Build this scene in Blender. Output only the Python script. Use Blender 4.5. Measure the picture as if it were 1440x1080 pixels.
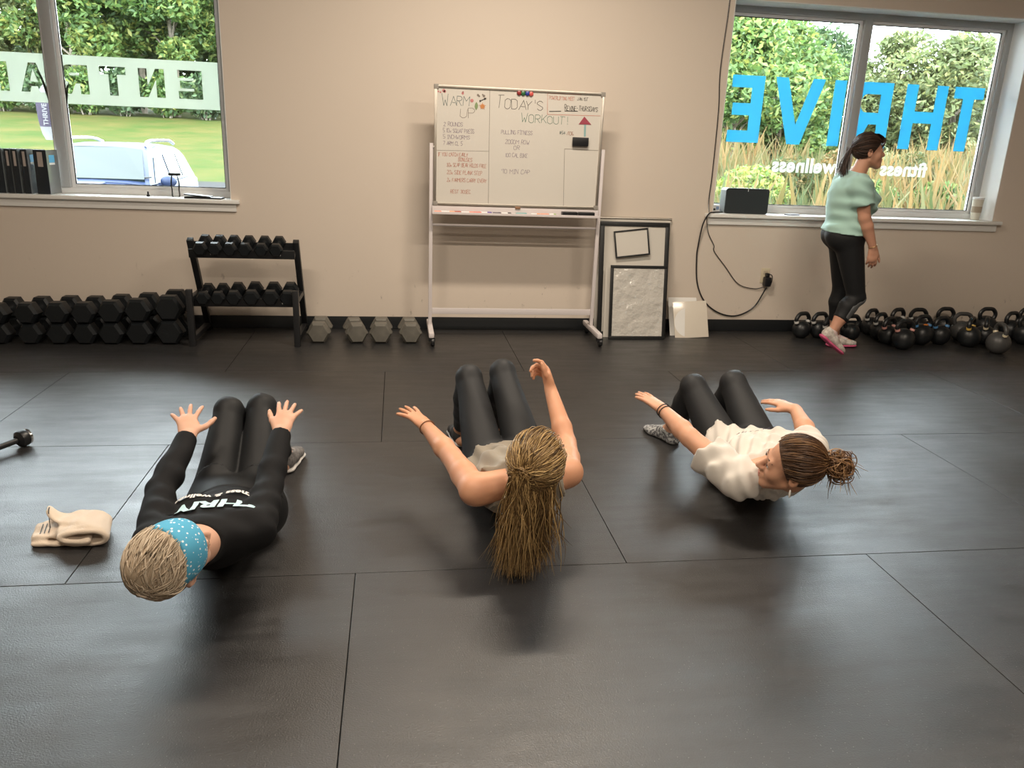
import bpy, bmesh, math, random
import numpy as np
from mathutils import Vector, Matrix, Quaternion

for o in list(bpy.data.objects):
    bpy.data.objects.remove(o)
scene = bpy.context.scene
COL = scene.collection

# ---------------------------------------------------------------- camera
cam_data = bpy.data.cameras.new('camera')
cam = bpy.data.objects.new('camera', cam_data)
COL.objects.link(cam)
cam_data.sensor_width = 36.0
cam_data.lens = 36.0 * 1108.4 / 1440.0
cam_data.clip_start = 0.05
cam_data.clip_end = 400
_r = Vector((0.9896723, -0.13814071, 0.03828689))
_u = Vector((0.0039611, 0.29334175, 0.95599944))
_f = Vector((0.14329359, 0.94597451, -0.29085939))
cam.matrix_world = Matrix(((_r.x, _u.x, -_f.x, 0), (_r.y, _u.y, -_f.y, 0), (_r.z, _u.z, -_f.z, 1.403), (0, 0, 0, 1)))
scene.camera = cam

# ---------------------------------------------------------------- world, lamps, exposure
SKY_STRENGTH = 18.5
world = bpy.data.worlds.new('overcast_sky')
scene.world = world
world.use_nodes = True
_nt = world.node_tree
_bg = _nt.nodes['Background']
_bg.inputs[0].default_value = (0.86, 0.94, 1.0, 1)
_bg.inputs[1].default_value = SKY_STRENGTH
LAMP_POWER = (84.0, 78.0, 78.0, 84.0)
LAMP_COLOR = (1.0, 0.86, 0.70)
CEIL_Z = 3.35
# (x, y) of the ceiling strip lamps; built further down with their fixtures
LAMP_SPOTS = [(0.75, 4.15), (-1.2, 2.0), (2.6, 2.0), (0.75, -0.6)]
vs = scene.view_settings
vs.view_transform = 'Standard'
vs.look = 'None'
vs.exposure = 0.0
vs.gamma = 1.0
vs.use_curve_mapping = False

# ---------------------------------------------------------------- helpers
R = math.radians
rng = random.Random(7)


def tag(o, label=None, cat=None, group=None, kind=None):
    if label: o['label'] = label
    if cat: o['category'] = cat
    if group: o['group'] = group
    if kind: o['kind'] = kind
    return o


def empty(name, loc=(0, 0, 0), rz=0.0):
    o = bpy.data.objects.new(name, None)
    o.empty_display_size = 0.1
    o.location = loc
    o.rotation_euler = (0, 0, rz)
    COL.objects.link(o)
    return o


def thing(name, label, cat, loc=(0, 0, 0), rz=0.0, group=None):
    return tag(empty(name, loc, rz), label, cat, group)


def link_mesh(name, me, mat=None, parent=None):
    o = bpy.data.objects.new(name, me)
    COL.objects.link(o)
    if mat is not None and not me.materials:
        me.materials.append(mat)
    if parent is not None:
        o.parent = parent
    return o


def copy_tree(o, parent=None):
    c = o.copy()
    COL.objects.link(c)
    c.parent = parent
    for ch in list(o.children):
        copy_tree(ch, c)
    return c


class MB:
    """collects shapes; build() links them as ONE mesh object"""

    def __init__(self):
        self.bm = bmesh.new()

    def box(self, lo, hi, bevel=0.0, M=None):
        bm = self.bm
        xs = (lo[0], hi[0]); ys = (lo[1], hi[1]); zs = (lo[2], hi[2])
        v = [bm.verts.new((xs[i & 1], ys[(i >> 1) & 1], zs[(i >> 2) & 1])) for i in range(8)]
        fs = [bm.faces.new([v[i] for i in q]) for q in ((0, 2, 3, 1), (4, 5, 7, 6), (0, 1, 5, 4), (2, 6, 7, 3), (0, 4, 6, 2), (1, 3, 7, 5))]
        nv = v
        if bevel > 0:
            es = list({e for f in fs for e in f.edges})
            res = bmesh.ops.bevel(bm, geom=es, offset=bevel, segments=2, affect='EDGES', profile=0.6)
            nv = list({x for f in res['faces'] for x in f.verts} | {x for x in v if x.is_valid})
            seen = set(nv); st = list(nv)
            while st:
                a = st.pop()
                for e in a.link_edges:
                    b = e.other_vert(a)
                    if b not in seen:
                        seen.add(b); st.append(b)
            nv = list(seen)
        if M is not None:
            for x in nv:
                x.co = M @ x.co
        return self

    def tube(self, pts, rad, n=10, caps=True):
        pts = [Vector(p) for p in pts]
        m = len(pts)
        rr = rad if isinstance(rad, (list, tuple)) else [rad] * m
        rings = []
        t0 = (pts[1] - pts[0]).normalized()
        ref = Vector((0, 0, 1)) if abs(t0.z) < 0.9 else Vector((1, 0, 0))
        nx = t0.cross(ref).normalized()
        for i in range(m):
            t = (pts[min(i + 1, m - 1)] - pts[max(i - 1, 0)])
            if t.length < 1e-9: t = t0
            t = t.normalized()
            nx = (nx - t * nx.dot(t))
            if nx.length < 1e-6:
                nx = t.orthogonal()
            nx.normalize()
            ny = t.cross(nx)
            rings.append([self.bm.verts.new(pts[i] + (nx * math.cos(a) + ny * math.sin(a)) * rr[i]) for a in [2 * math.pi * k / n for k in range(n)]])
        for i in range(m - 1):
            for k in range(n):
                self.bm.faces.new((rings[i][k], rings[i][(k + 1) % n], rings[i + 1][(k + 1) % n], rings[i + 1][k]))
        if caps:
            self.bm.faces.new(list(reversed(rings[0])))
            self.bm.faces.new(rings[-1])
        return self

    def cyl(self, a, b, r, r2=None, n=16):
        return self.tube([a, b], [r, r if r2 is None else r2], n)

    def lathe(self, prof, n=24, M=None):
        bm = self.bm
        rings = []
        for (rad, z) in prof:
            if rad < 1e-6:
                co = Vector((0, 0, z))
                rings.append([bm.verts.new(M @ co if M else co)])
            else:
                ring = []
                for k in range(n):
                    a = 2 * math.pi * k / n
                    co = Vector((rad * math.cos(a), rad * math.sin(a), z))
                    ring.append(bm.verts.new(M @ co if M else co))
                rings.append(ring)
        for i in range(len(rings) - 1):
            A, B = rings[i], rings[i + 1]
            if len(A) == 1 and len(B) == 1: continue
            for k in range(n):
                k2 = (k + 1) % n
                if len(A) == 1: bm.faces.new((A[0], B[k2], B[k]))
                elif len(B) == 1: bm.faces.new((A[k], A[k2], B[0]))
                else: bm.faces.new((A[k], A[k2], B[k2], B[k]))
        return self

    def prism(self, poly, axis_lo, axis_hi, M=None, inset_lo=1.0, inset_hi=1.0):
        """poly in (x,z); extruded along y"""
        bm = self.bm
        c = Vector((sum(p[0] for p in poly) / len(poly), sum(p[1] for p in poly) / len(poly)))
        def ring(y, s):
            out = []
            for p in poly:
                co = Vector((c.x + (p[0] - c.x) * s, y, c.y + (p[1] - c.y) * s))
                out.append(bm.verts.new(M @ co if M else co))
            return out
        A = ring(axis_lo, inset_lo); B = ring(axis_hi, inset_hi)
        n = len(poly)
        for k in range(n):
            bm.faces.new((A[k], A[(k + 1) % n], B[(k + 1) % n], B[k]))
        bm.faces.new(list(reversed(A))); bm.faces.new(B)
        return self

    def quad(self, a, b, c, d):
        v = [self.bm.verts.new(p) for p in (a, b, c, d)]
        self.bm.faces.new(v)
        return self

    def ball(self, c, r, n=12, M=None):
        m = Matrix.Translation(Vector(c)) @ Matrix.Diagonal((r[0], r[1], r[2], 1)) if isinstance(r, (tuple, list)) else Matrix.Translation(Vector(c)) @ Matrix.Diagonal((r, r, r, 1))
        if M is not None: m = M @ m
        bmesh.ops.create_uvsphere(self.bm, u_segments=n * 2, v_segments=n, radius=1.0, matrix=m)
        return self

    def mesh(self, name, mat=None, smooth=True, angle=35):
        bmesh.ops.recalc_face_normals(self.bm, faces=self.bm.faces)
        me = bpy.data.meshes.new(name)
        self.bm.to_mesh(me)
        self.bm.free()
        if smooth:
            me.shade_smooth()
            me.set_sharp_from_angle(angle=math.radians(angle))
        if mat: me.materials.append(mat)
        return me

    def build(self, name, mat, parent=None, smooth=True, angle=35):
        return link_mesh(name, self.mesh(name, mat, smooth, angle), None, parent)


def smooth_path(pts, n=8):
    """Catmull-Rom through pts"""
    P = [Vector(p) for p in pts]
    P = [P[0] * 2 - P[1]] + P + [P[-1] * 2 - P[-2]]
    out = []
    for i in range(1, len(P) - 2):
        for k in range(n):
            t = k / n
            a, b, c, d = P[i - 1], P[i], P[i + 1], P[i + 2]
            out.append(0.5 * ((2 * b) + (c - a) * t + (2 * a - 5 * b + 4 * c - d) * t * t + (3 * b - a - 3 * c + d) * t ** 3))
    out.append(P[-2])
    return out


def fill2d(polys, thick=0.001):
    """polys (outer + holes, even-odd) in the xy plane -> mesh of a thin plate, z 0..thick"""
    cu = bpy.data.curves.new('tmp2d', 'CURVE')
    cu.dimensions = '2D'
    cu.fill_mode = 'BOTH'
    cu.extrude = thick / 2
    for poly in polys:
        sp = cu.splines.new('POLY')
        sp.points.add(len(poly) - 1)
        for p, q in zip(sp.points, poly):
            p.co = (q[0], q[1], 0, 1)
        sp.use_cyclic_u = True
    ob = bpy.data.objects.new('tmp2d', cu)
    COL.objects.link(ob)
    dg = bpy.context.evaluated_depsgraph_get()
    me = bpy.data.meshes.new_from_object(ob.evaluated_get(dg))
    bpy.data.objects.remove(ob)
    bpy.data.curves.remove(cu)
    return me


def text_mesh(body, size=1.0, thick=0.001, bold=0.0, shear=0.0, align='CENTER', spacing=1.0):
    cu = bpy.data.curves.new('tmptxt', 'FONT')
    cu.body = body
    cu.size = size
    cu.extrude = thick / 2
    cu.offset = bold
    cu.shear = shear
    cu.align_x = align
    cu.space_character = spacing
    cu.resolution_u = 3
    ob = bpy.data.objects.new('tmptxt', cu)
    COL.objects.link(ob)
    dg = bpy.context.evaluated_depsgraph_get()
    me = bpy.data.meshes.new_from_object(ob.evaluated_get(dg))
    bpy.data.objects.remove(ob)
    bpy.data.curves.remove(cu)
    return me


# ---------------------------------------------------------------- materials
def mat(name, color, rough=0.6, metal=0.0, spec=0.5, noise=None, bump=None, sheen=0.0, coat=0.0, sss=0.0, emit=None, space='Object'):
    """noise=(scale, color2, contrast) ; bump=(scale, strength, distance)"""
    m = bpy.data.materials.new(name)
    m.use_nodes = True
    nt = m.node_tree
    b = nt.nodes['Principled BSDF']
    b.inputs['Base Color'].default_value = (*color, 1)
    b.inputs['Roughness'].default_value = rough
    b.inputs['Metallic'].default_value = metal
    b.inputs['Specular IOR Level'].default_value = spec
    if sheen:
        b.inputs['Sheen Weight'].default_value = sheen
        b.inputs['Sheen Roughness'].default_value = 0.5
    if coat:
        b.inputs['Coat Weight'].default_value = coat
        b.inputs['Coat Roughness'].default_value = 0.1
    if sss:
        b.inputs['Subsurface Weight'].default_value = sss
        b.inputs['Subsurface Radius'].default_value = (0.012, 0.005, 0.003)
        b.inputs['Subsurface Scale'].default_value = 1.0
    if emit:
        b.inputs['Emission Color'].default_value = (*emit[0], 1)
        b.inputs['Emission Strength'].default_value = emit[1]
    if noise or bump:
        tc = nt.nodes.new('ShaderNodeTexCoord')
    if noise:
        n = nt.nodes.new('ShaderNodeTexNoise')
        n.inputs['Scale'].default_value = noise[0]
        n.inputs['Detail'].default_value = 5
        nt.links.new(tc.outputs[space], n.inputs['Vector'])
        cr = nt.nodes.new('ShaderNodeValToRGB')
        w = noise[2] if len(noise) > 2 else 0.25
        cr.color_ramp.elements[0].position = 0.5 - w
        cr.color_ramp.elements[1].position = 0.5 + w
        cr.color_ramp.elements[0].color = (*color, 1)
        cr.color_ramp.elements[1].color = (*noise[1], 1)
        nt.links.new(n.outputs['Fac'], cr.inputs['Fac'])
        nt.links.new(cr.outputs['Color'], b.inputs['Base Color'])
    if bump:
        n2 = nt.nodes.new('ShaderNodeTexNoise')
        n2.inputs['Scale'].default_value = bump[0]
        n2.inputs['Detail'].default_value = 4
        nt.links.new(tc.outputs[space], n2.inputs['Vector'])
        bp = nt.nodes.new('ShaderNodeBump')
        bp.inputs['Strength'].default_value = bump[1]
        bp.inputs['Distance'].default_value = bump[2]
        nt.links.new(n2.outputs['Fac'], bp.inputs['Height'])
        nt.links.new(bp.outputs['Normal'], b.inputs['Normal'])
    return m


def attr_mat(name, c1, c2, rough=0.5, spec=0.5, attr='shade', c3=None, sheen=0.0, trans=None):
    """colour runs c1..c2(..c3) along a per-strand / per-leaf attribute"""
    m = bpy.data.materials.new(name)
    m.use_nodes = True
    nt = m.node_tree
    b = nt.nodes['Principled BSDF']
    b.inputs['Roughness'].default_value = rough
    b.inputs['Specular IOR Level'].default_value = spec
    a = nt.nodes.new('ShaderNodeAttribute')
    a.attribute_name = attr
    cr = nt.nodes.new('ShaderNodeValToRGB')
    cr.color_ramp.elements[0].color = (*c1, 1)
    cr.color_ramp.elements[1].color = (*(c3 or c2), 1)
    if c3:
        e = cr.color_ramp.elements.new(0.5)
        e.color = (*c2, 1)
    nt.links.new(a.outputs['Fac'], cr.inputs['Fac'])
    nt.links.new(cr.outputs['Color'], b.inputs['Base Color'])
    if trans:
        tr = nt.nodes.new('ShaderNodeBsdfTranslucent')
        nt.links.new(cr.outputs['Color'], tr.inputs['Color'])
        mx = nt.nodes.new('ShaderNodeMixShader')
        mx.inputs[0].default_value = trans
        nt.links.new(b.outputs[0], mx.inputs[1])
        nt.links.new(tr.outputs[0], mx.inputs[2])
        nt.links.new(mx.outputs[0], nt.nodes['Material Output'].inputs[0])
    return m


def glass_mat(name, tint=(1, 1, 1), refl=0.06):
    m = bpy.data.materials.new(name)
    m.use_nodes = True
    nt = m.node_tree
    for n in list(nt.nodes):
        if n.type == 'BSDF_PRINCIPLED': nt.nodes.remove(n)
    t = nt.nodes.new('ShaderNodeBsdfTransparent')
    t.inputs[0].default_value = (*tint, 1)
    g = nt.nodes.new('ShaderNodeBsdfGlossy')
    g.inputs['Roughness'].default_value = 0.02
    lw = nt.nodes.new('ShaderNodeFresnel')
    lw.inputs[0].default_value = 1.45
    mx = nt.nodes.new('ShaderNodeMixShader')
    nt.links.new(lw.outputs[0], mx.inputs[0])
    nt.links.new(t.outputs[0], mx.inputs[1])
    nt.links.new(g.outputs[0], mx.inputs[2])
    nt.links.new(mx.outputs[0], nt.nodes['Material Output'].inputs[0])
    return m


M_BLACK_METAL = mat('black_powder_coat', (0.012, 0.013, 0.015), 0.42)
M_BLACK_RUBBER = mat('black_rubber', (0.016, 0.018, 0.02), 0.5, bump=(120, 0.15, 0.002))
M_CHROME = mat('chrome', (0.75, 0.75, 0.76), 0.18, 1.0)
M_WHITE_METAL = mat('white_powder_coat', (0.72, 0.70, 0.70), 0.4)
M_ALU = mat('brushed_aluminium', (0.62, 0.58, 0.52), 0.35, 1.0)
M_GREY_FRAME = mat('grey_window_frame', (0.42, 0.44, 0.45), 0.45)
M_WHITE_FRAME = mat('white_window_bead', (0.8, 0.82, 0.83), 0.4)
M_GLASS = glass_mat('window_glass', (0.97, 0.99, 0.98))
M_CLEAR = glass_mat('clear_plastic', (0.96, 0.97, 0.97))
M_BLACK_PLASTIC = mat('black_plastic', (0.01, 0.011, 0.013), 0.35)
M_WHITE_PAPER = mat('white_paper', (0.78, 0.77, 0.74), 0.6)
M_WHITE_PLASTIC = mat('white_plastic', (0.8, 0.8, 0.8), 0.4)
# ================================================================ SETTING
WY = 6.03            # inner face of the window wall
X0, X1, Y0 = -5.2, 7.0, -3.4


def wall_material():
    m = mat('painted_drywall', (0.69, 0.605, 0.52), 0.62, bump=(160, 0.05, 0.002))
    nt = m.node_tree
    b = nt.nodes['Principled BSDF']
    tc = nt.nodes.new('ShaderNodeTexCoord')
    # scuffs from knocked weights low on the wall
    mp = nt.nodes.new('ShaderNodeMapping')
    mp.inputs['Scale'].default_value = (9, 1, 5)
    n = nt.nodes.new('ShaderNodeTexNoise'); n.inputs['Scale'].default_value = 1.7; n.inputs['Detail'].default_value = 6; n.inputs['Roughness'].default_value = 0.7
    nt.links.new(tc.outputs['Object'], mp.inputs['Vector']); nt.links.new(mp.outputs[0], n.inputs['Vector'])
    cr = nt.nodes.new('ShaderNodeValToRGB')
    cr.color_ramp.elements[0].position = 0.635; cr.color_ramp.elements[0].color = (0, 0, 0, 1)
    cr.color_ramp.elements[1].position = 0.70; cr.color_ramp.elements[1].color = (0.55, 0.55, 0.55, 1)
    nt.links.new(n.outputs['Fac'], cr.inputs['Fac'])
    sx = nt.nodes.new('ShaderNodeSeparateXYZ'); nt.links.new(tc.outputs['Object'], sx.inputs[0])
    mr = nt.nodes.new('ShaderNodeMapRange')
    mr.inputs['From Min'].default_value = 0.55; mr.inputs['From Max'].default_value = 0.30
    nt.links.new(sx.outputs['Z'], mr.inputs['Value'])
    mu = nt.nodes.new('ShaderNodeMath'); mu.operation = 'MULTIPLY'
    nt.links.new(cr.outputs['Color'], mu.inputs[0]); nt.links.new(mr.outputs[0], mu.inputs[1])
    mx = nt.nodes.new('ShaderNodeMix'); mx.data_type = 'RGBA'
    mx.inputs['A'].default_value = (0.69, 0.605, 0.52, 1); mx.inputs['B'].default_value = (0.16, 0.13, 0.11, 1)
    nt.links.new(mu.outputs[0], mx.inputs['Factor'])
    nt.links.new(mx.outputs['Result'], b.inputs['Base Color'])
    return m


M_WALL = wall_material()
M_CEIL = mat('ceiling_paint', (0.38, 0.37, 0.36), 0.8)
M_REVEAL = mat('white_trim_paint', (0.80, 0.80, 0.78), 0.45)
M_BASE = mat('black_vinyl_base', (0.012, 0.014, 0.016), 0.4)


def rubber_mat_material():
    m = bpy.data.materials.new('speckled_rubber')
    m.use_nodes = True
    nt = m.node_tree
    L = nt.links
    b = nt.nodes['Principled BSDF']
    geo = nt.nodes.new('ShaderNodeNewGeometry')
    def noise(scale, detail=4, rough=0.55):
        n = nt.nodes.new('ShaderNodeTexNoise')
        n.inputs['Scale'].default_value = scale; n.inputs['Detail'].default_value = detail; n.inputs['Roughness'].default_value = rough
        L.new(geo.outputs['Position'], n.inputs['Vector'])
        return n
    def ramp(src, p0, c0, p1, c1):
        r = nt.nodes.new('ShaderNodeValToRGB')
        r.color_ramp.elements[0].position = p0; r.color_ramp.elements[0].color = (*c0, 1)
        r.color_ramp.elements[1].position = p1; r.color_ramp.elements[1].color = (*c1, 1)
        L.new(src, r.inputs['Fac'])
        return r
    base = ramp(noise(2.2, 6).outputs['Fac'], 0.3, (0.012, 0.012, 0.013), 0.72, (0.021, 0.021, 0.022))
    vor = nt.nodes.new('ShaderNodeTexVoronoi'); vor.inputs['Scale'].default_value = 150
    L.new(geo.outputs['Position'], vor.inputs['Vector'])
    sp = nt.nodes.new('ShaderNodeMath'); sp.operation = 'LESS_THAN'; sp.inputs[1].default_value = 0.16
    L.new(vor.outputs['Distance'], sp.inputs[0])
    sc_ = nt.nodes.new('ShaderNodeSeparateColor'); L.new(vor.outputs['Color'], sc_.inputs[0])
    pick = nt.nodes.new('ShaderNodeMath'); pick.operation = 'GREATER_THAN'; pick.inputs[1].default_value = 0.90
    L.new(sc_.outputs[0], pick.inputs[0])
    both = nt.nodes.new('ShaderNodeMath'); both.operation = 'MULTIPLY'
    L.new(sp.outputs[0], both.inputs[0]); L.new(pick.outputs[0], both.inputs[1])
    mx = nt.nodes.new('ShaderNodeMix'); mx.data_type = 'RGBA'
    mx.inputs['B'].default_value = (0.16, 0.155, 0.15, 1)
    L.new(base.outputs['Color'], mx.inputs['A']); L.new(both.outputs[0], mx.inputs['Factor'])
    L.new(mx.outputs['Result'], b.inputs['Base Color'])
    rr = ramp(noise(1.6, 7, 0.62).outputs['Fac'], 0.32, (0.33,) * 3, 0.7, (0.50,) * 3)
    mp = nt.nodes.new('ShaderNodeMapping'); mp.inputs['Scale'].default_value = (1.1, 6.5, 1.0)
    L.new(geo.outputs['Position'], mp.inputs['Vector'])
    st = nt.nodes.new('ShaderNodeTexNoise'); st.inputs['Scale'].default_value = 2.4; st.inputs['Detail'].default_value = 7; st.inputs['Roughness'].default_value = 0.65
    L.new(mp.outputs[0], st.inputs['Vector'])
    st2 = nt.nodes.new('ShaderNodeMapRange'); st2.inputs['From Min'].default_value = 0.3; st2.inputs['From Max'].default_value = 0.7; st2.inputs['To Min'].default_value = -0.07; st2.inputs['To Max'].default_value = 0.07
    L.new(st.outputs['Fac'], st2.inputs['Value'])
    ad = nt.nodes.new('ShaderNodeMath'); ad.operation = 'ADD'
    L.new(rr.outputs['Color'], ad.inputs[0]); L.new(st2.outputs[0], ad.inputs[1])
    L.new(ad.outputs[0], b.inputs['Roughness'])
    b.inputs['Specular IOR Level'].default_value = 1.0
    bp = nt.nodes.new('ShaderNodeBump'); bp.inputs['Strength'].default_value = 0.55; bp.inputs['Distance'].default_value = 0.0022
    L.new(noise(210, 3).outputs['Fac'], bp.inputs['Height'])
    L.new(bp.outputs['Normal'], b.inputs['Normal'])
    return m


M_MAT = rubber_mat_material()
M_SUBFLOOR = mat('dark_subfloor', (0.006, 0.006, 0.006), 0.8)

# floor: a slab with separate rubber mats laid in a running bond
fl = MB().box((X0, Y0, -0.06), (X1, WY + 0.33, -0.012)).build('floor', M_SUBFLOOR)
tag(fl, 'black speckled rubber mats laid over the gym floor', kind='structure')
GAP = 0.0014
row_edges = [-3.4, -2.48, -1.26, -0.04, 1.18, 2.40, 3.62, 4.84, WY - 0.01]
row_seam = [0.80, -0.144, 0.80, -0.144, -0.144, 0.80, -0.08, 0.81]
_mat_cache = {}
for i in range(len(row_edges) - 1):
    ya, yb = row_edges[i], row_edges[i + 1]
    s = row_seam[i]
    while s > X0: s -= 1.86
    x = s
    while x < X1:
        xa, xb = max(x, X0), min(x + 1.86, X1)
        key = (round(xb - xa, 4), round(yb - ya, 4))
        if key not in _mat_cache:
            w, d = key
            _mat_cache[key] = MB().box((GAP, GAP, -0.012), (w - GAP, d - GAP, 0.0), 0.0015).mesh('rubber_mat', M_MAT, False)
        o = link_mesh('rubber_mat', _mat_cache[key], None, fl)
        o.location = (xa, ya, 0)
        x += 1.86

# window wall with two openings
WIN = [(-3.62, -1.18), (2.447, 4.887)]
SILL_Z, HEAD_Z, WALL_OUT = 0.945, 2.482, 6.36
w = MB()
xs = [X0, WIN[0][0], WIN[0][1], WIN[1][0], WIN[1][1], X1]
for i in range(5):
    if i in (1, 3):
        w.box((xs[i], WY, -0.06), (xs[i + 1], WALL_OUT, SILL_Z - 0.03))
        w.box((xs[i], WY, HEAD_Z), (xs[i + 1], WALL_OUT, CEIL_Z))
    else:
        w.box((xs[i], WY, -0.06), (xs[i + 1], WALL_OUT, CEIL_Z))
tag(w.build('wall_back', M_WALL, smooth=False), 'beige painted wall with two wide windows', kind='structure')
tag(MB().box((X0 - 0.2, Y0 - 0.2, -0.06), (X0, WALL_OUT, CEIL_Z)).build('wall_left', M_WALL, smooth=False), kind='structure')
tag(MB().box((X1, Y0 - 0.2, -0.06), (X1 + 0.2, WALL_OUT, CEIL_Z)).build('wall_right', M_WALL, smooth=False), kind='structure')
tag(MB().box((X0 - 0.2, Y0 - 0.2, -0.06), (X1 + 0.2, Y0, CEIL_Z)).build('wall_front', M_WALL, smooth=False), kind='structure')
tag(MB().box((X0 - 0.2, Y0 - 0.2, CEIL_Z), (X1 + 0.2, WALL_OUT, CEIL_Z + 0.15)).build('ceiling', M_CEIL, smooth=False), kind='structure')
tag(MB().box((X0, WY - 0.008, 0.0), (X1, WY, 0.097), 0.002).build('baseboard_back', M_BASE), kind='structure')

# ceiling strip lamps
M_TUBE = mat('lamp_diffuser', (0.9, 0.9, 0.9), 0.5, emit=(LAMP_COLOR, 3.0))
M_LAMPBODY = mat('lamp_housing', (0.7, 0.7, 0.7), 0.5)
for i, (lx, ly) in enumerate(LAMP_SPOTS):
    t = thing('ceiling_light', ['ceiling strip light nearest the windows, above the whiteboard', 'ceiling strip light above the left of the gym floor', 'ceiling strip light above the right of the gym floor', 'ceiling strip light behind the camera'][i], 'light', (lx, ly, CEIL_Z - 0.07), 0, 'ceiling strip lights')
    MB().box((-0.62, -0.09, 0.015), (0.62, 0.09, 0.07), 0.006).build('housing', M_LAMPBODY, t)
    MB().box((-0.60, -0.075, 0.0), (0.60, 0.075, 0.014), 0.004).build('diffuser', M_TUBE, t)
    ld = bpy.data.lights.new('strip_lamp', 'AREA')
    ld.shape = 'RECTANGLE'; ld.size = 1.2; ld.size_y = 0.15
    ld.energy = LAMP_POWER[i]; ld.color = LAMP_COLOR
    lo = bpy.data.objects.new('strip_lamp', ld)
    COL.objects.link(lo)
    lo.parent = t
    lo.location = (0, 0, -0.01)


# windows
def window(idx, xa, xb, mull):
    t = empty('window_%d' % idx, (0, 0, 0))
    tag(t, ['left window with a frosted lettered band', 'right window with blue lettering'][idx - 1], kind='structure')
    fy0, fy1 = 6.235, 6.33
    za, zb = SILL_Z, HEAD_Z
    fw = 0.055
    MB().box((xa, fy0, zb - fw), (xb, fy1, zb), 0.004).build('frame_rail', M_GREY_FRAME, t)
    MB().box((xa, fy0, za), (xb, fy1, za + 0.04), 0.004).build('frame_rail', M_WHITE_FRAME, t)
    MB().box((xa, fy0, za + 0.04), (xa + fw, fy1, zb - fw), 0.004).build('frame_stile', M_GREY_FRAME, t)
    MB().box((xb - fw, fy0, za + 0.04), (xb, fy1, zb - fw), 0.004).build('frame_stile', M_GREY_FRAME, t)
    MB().box((mull - 0.028, fy0 - 0.012, za + 0.04), (mull + 0.04, fy1, zb - fw), 0.004).build('mullion', M_GREY_FRAME, t)
    for (pa, pb) in ((xa + fw, mull - 0.028), (mull + 0.04, xb - fw)):
        pz0, pz1 = za + 0.04, zb - fw
        bw = 0.022
        m = MB()
        m.box((pa, fy0 + 0.018, pz0), (pa + bw, fy0 + 0.06, pz1), 0.003).box((pb - bw, fy0 + 0.018, pz0), (pb, fy0 + 0.06, pz1), 0.003)
        m.box((pa + bw, fy0 + 0.018, pz1 - bw), (pb - bw, fy0 + 0.06, pz1), 0.003).box((pa + bw, fy0 + 0.018, pz0), (pb - bw, fy0 + 0.06, pz0 + bw), 0.003)
        m.build('glazing_bead', M_WHITE_FRAME, t)
        g = MB()
        for (a, b) in (((pa + bw, pz0 + bw), (pa + bw + 0.006, pz1 - bw)), ((pb - bw - 0.006, pz0 + bw), (pb - bw, pz1 - bw)), ((pa + bw, pz0 + bw), (pb - bw, pz0 + bw + 0.006)), ((pa + bw, pz1 - bw - 0.006), (pb - bw, pz1 - bw))):
            g.box((a[0], fy0 + 0.03, a[1]), (b[0], fy0 + 0.038, b[1]))
        g.build('gasket', M_BLACK_PLASTIC, t, smooth=False)
        MB().box((pa + bw, fy0 + 0.040, pz0 + bw), (pb - bw, fy0 + 0.044, pz1 - bw)).build('pane', M_GLASS, t, smooth=False)
    # painted reveal boards and the sill with its apron
    MB().box((xa - 0.001, WY + 0.001, za), (xa + 0.006, fy0, zb)).build('reveal_board', M_REVEAL, t, smooth=False)
    MB().box((xb - 0.006, WY + 0.001, za), (xb + 0.001, fy0, zb)).build('reveal_board', M_REVEAL, t, smooth=False)
    MB().box((xa, WY + 0.001, zb - 0.006), (xb, fy0, zb + 0.001)).build('reveal_board', M_REVEAL, t, smooth=False)
    m = MB().box((xa - 0.06, WY - 0.045, za - 0.028), (xb + 0.06, WY, za), 0.005)
    m.box((xa, WY, za - 0.028), (xb, fy0 + 0.02, za - 0.0005))
    m.build('window_sill', M_REVEAL, t)
    MB().box((xa - 0.035, WY - 0.018, za - 0.085), (xb + 0.035, WY, za - 0.028), 0.006).build('apron', M_REVEAL, t)
    return t


window(1, WIN[0][0], WIN[0][1], -2.365)
window(2, WIN[1][0], WIN[1][1], 3.625)
# ================================================================ OUTDOORS
def terrain_z(x, y):
    s = min(max((x - 0.0) / 5.0, 0), 1)
    s = s * s * (3 - 2 * s)
    # left: car park, then a rising lawn
    if y < 16: zl = -0.5
    elif y < 26: zl = -0.5 + (y - 16) * 0.05
    else: zl = (y - 26) * 0.104 if y < 46 else 2.08 + (y - 46) * 0.06
    zr = -0.35 + max(0, y - 8) * 0.055
    return zl * (1 - s) + zr * s


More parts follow.
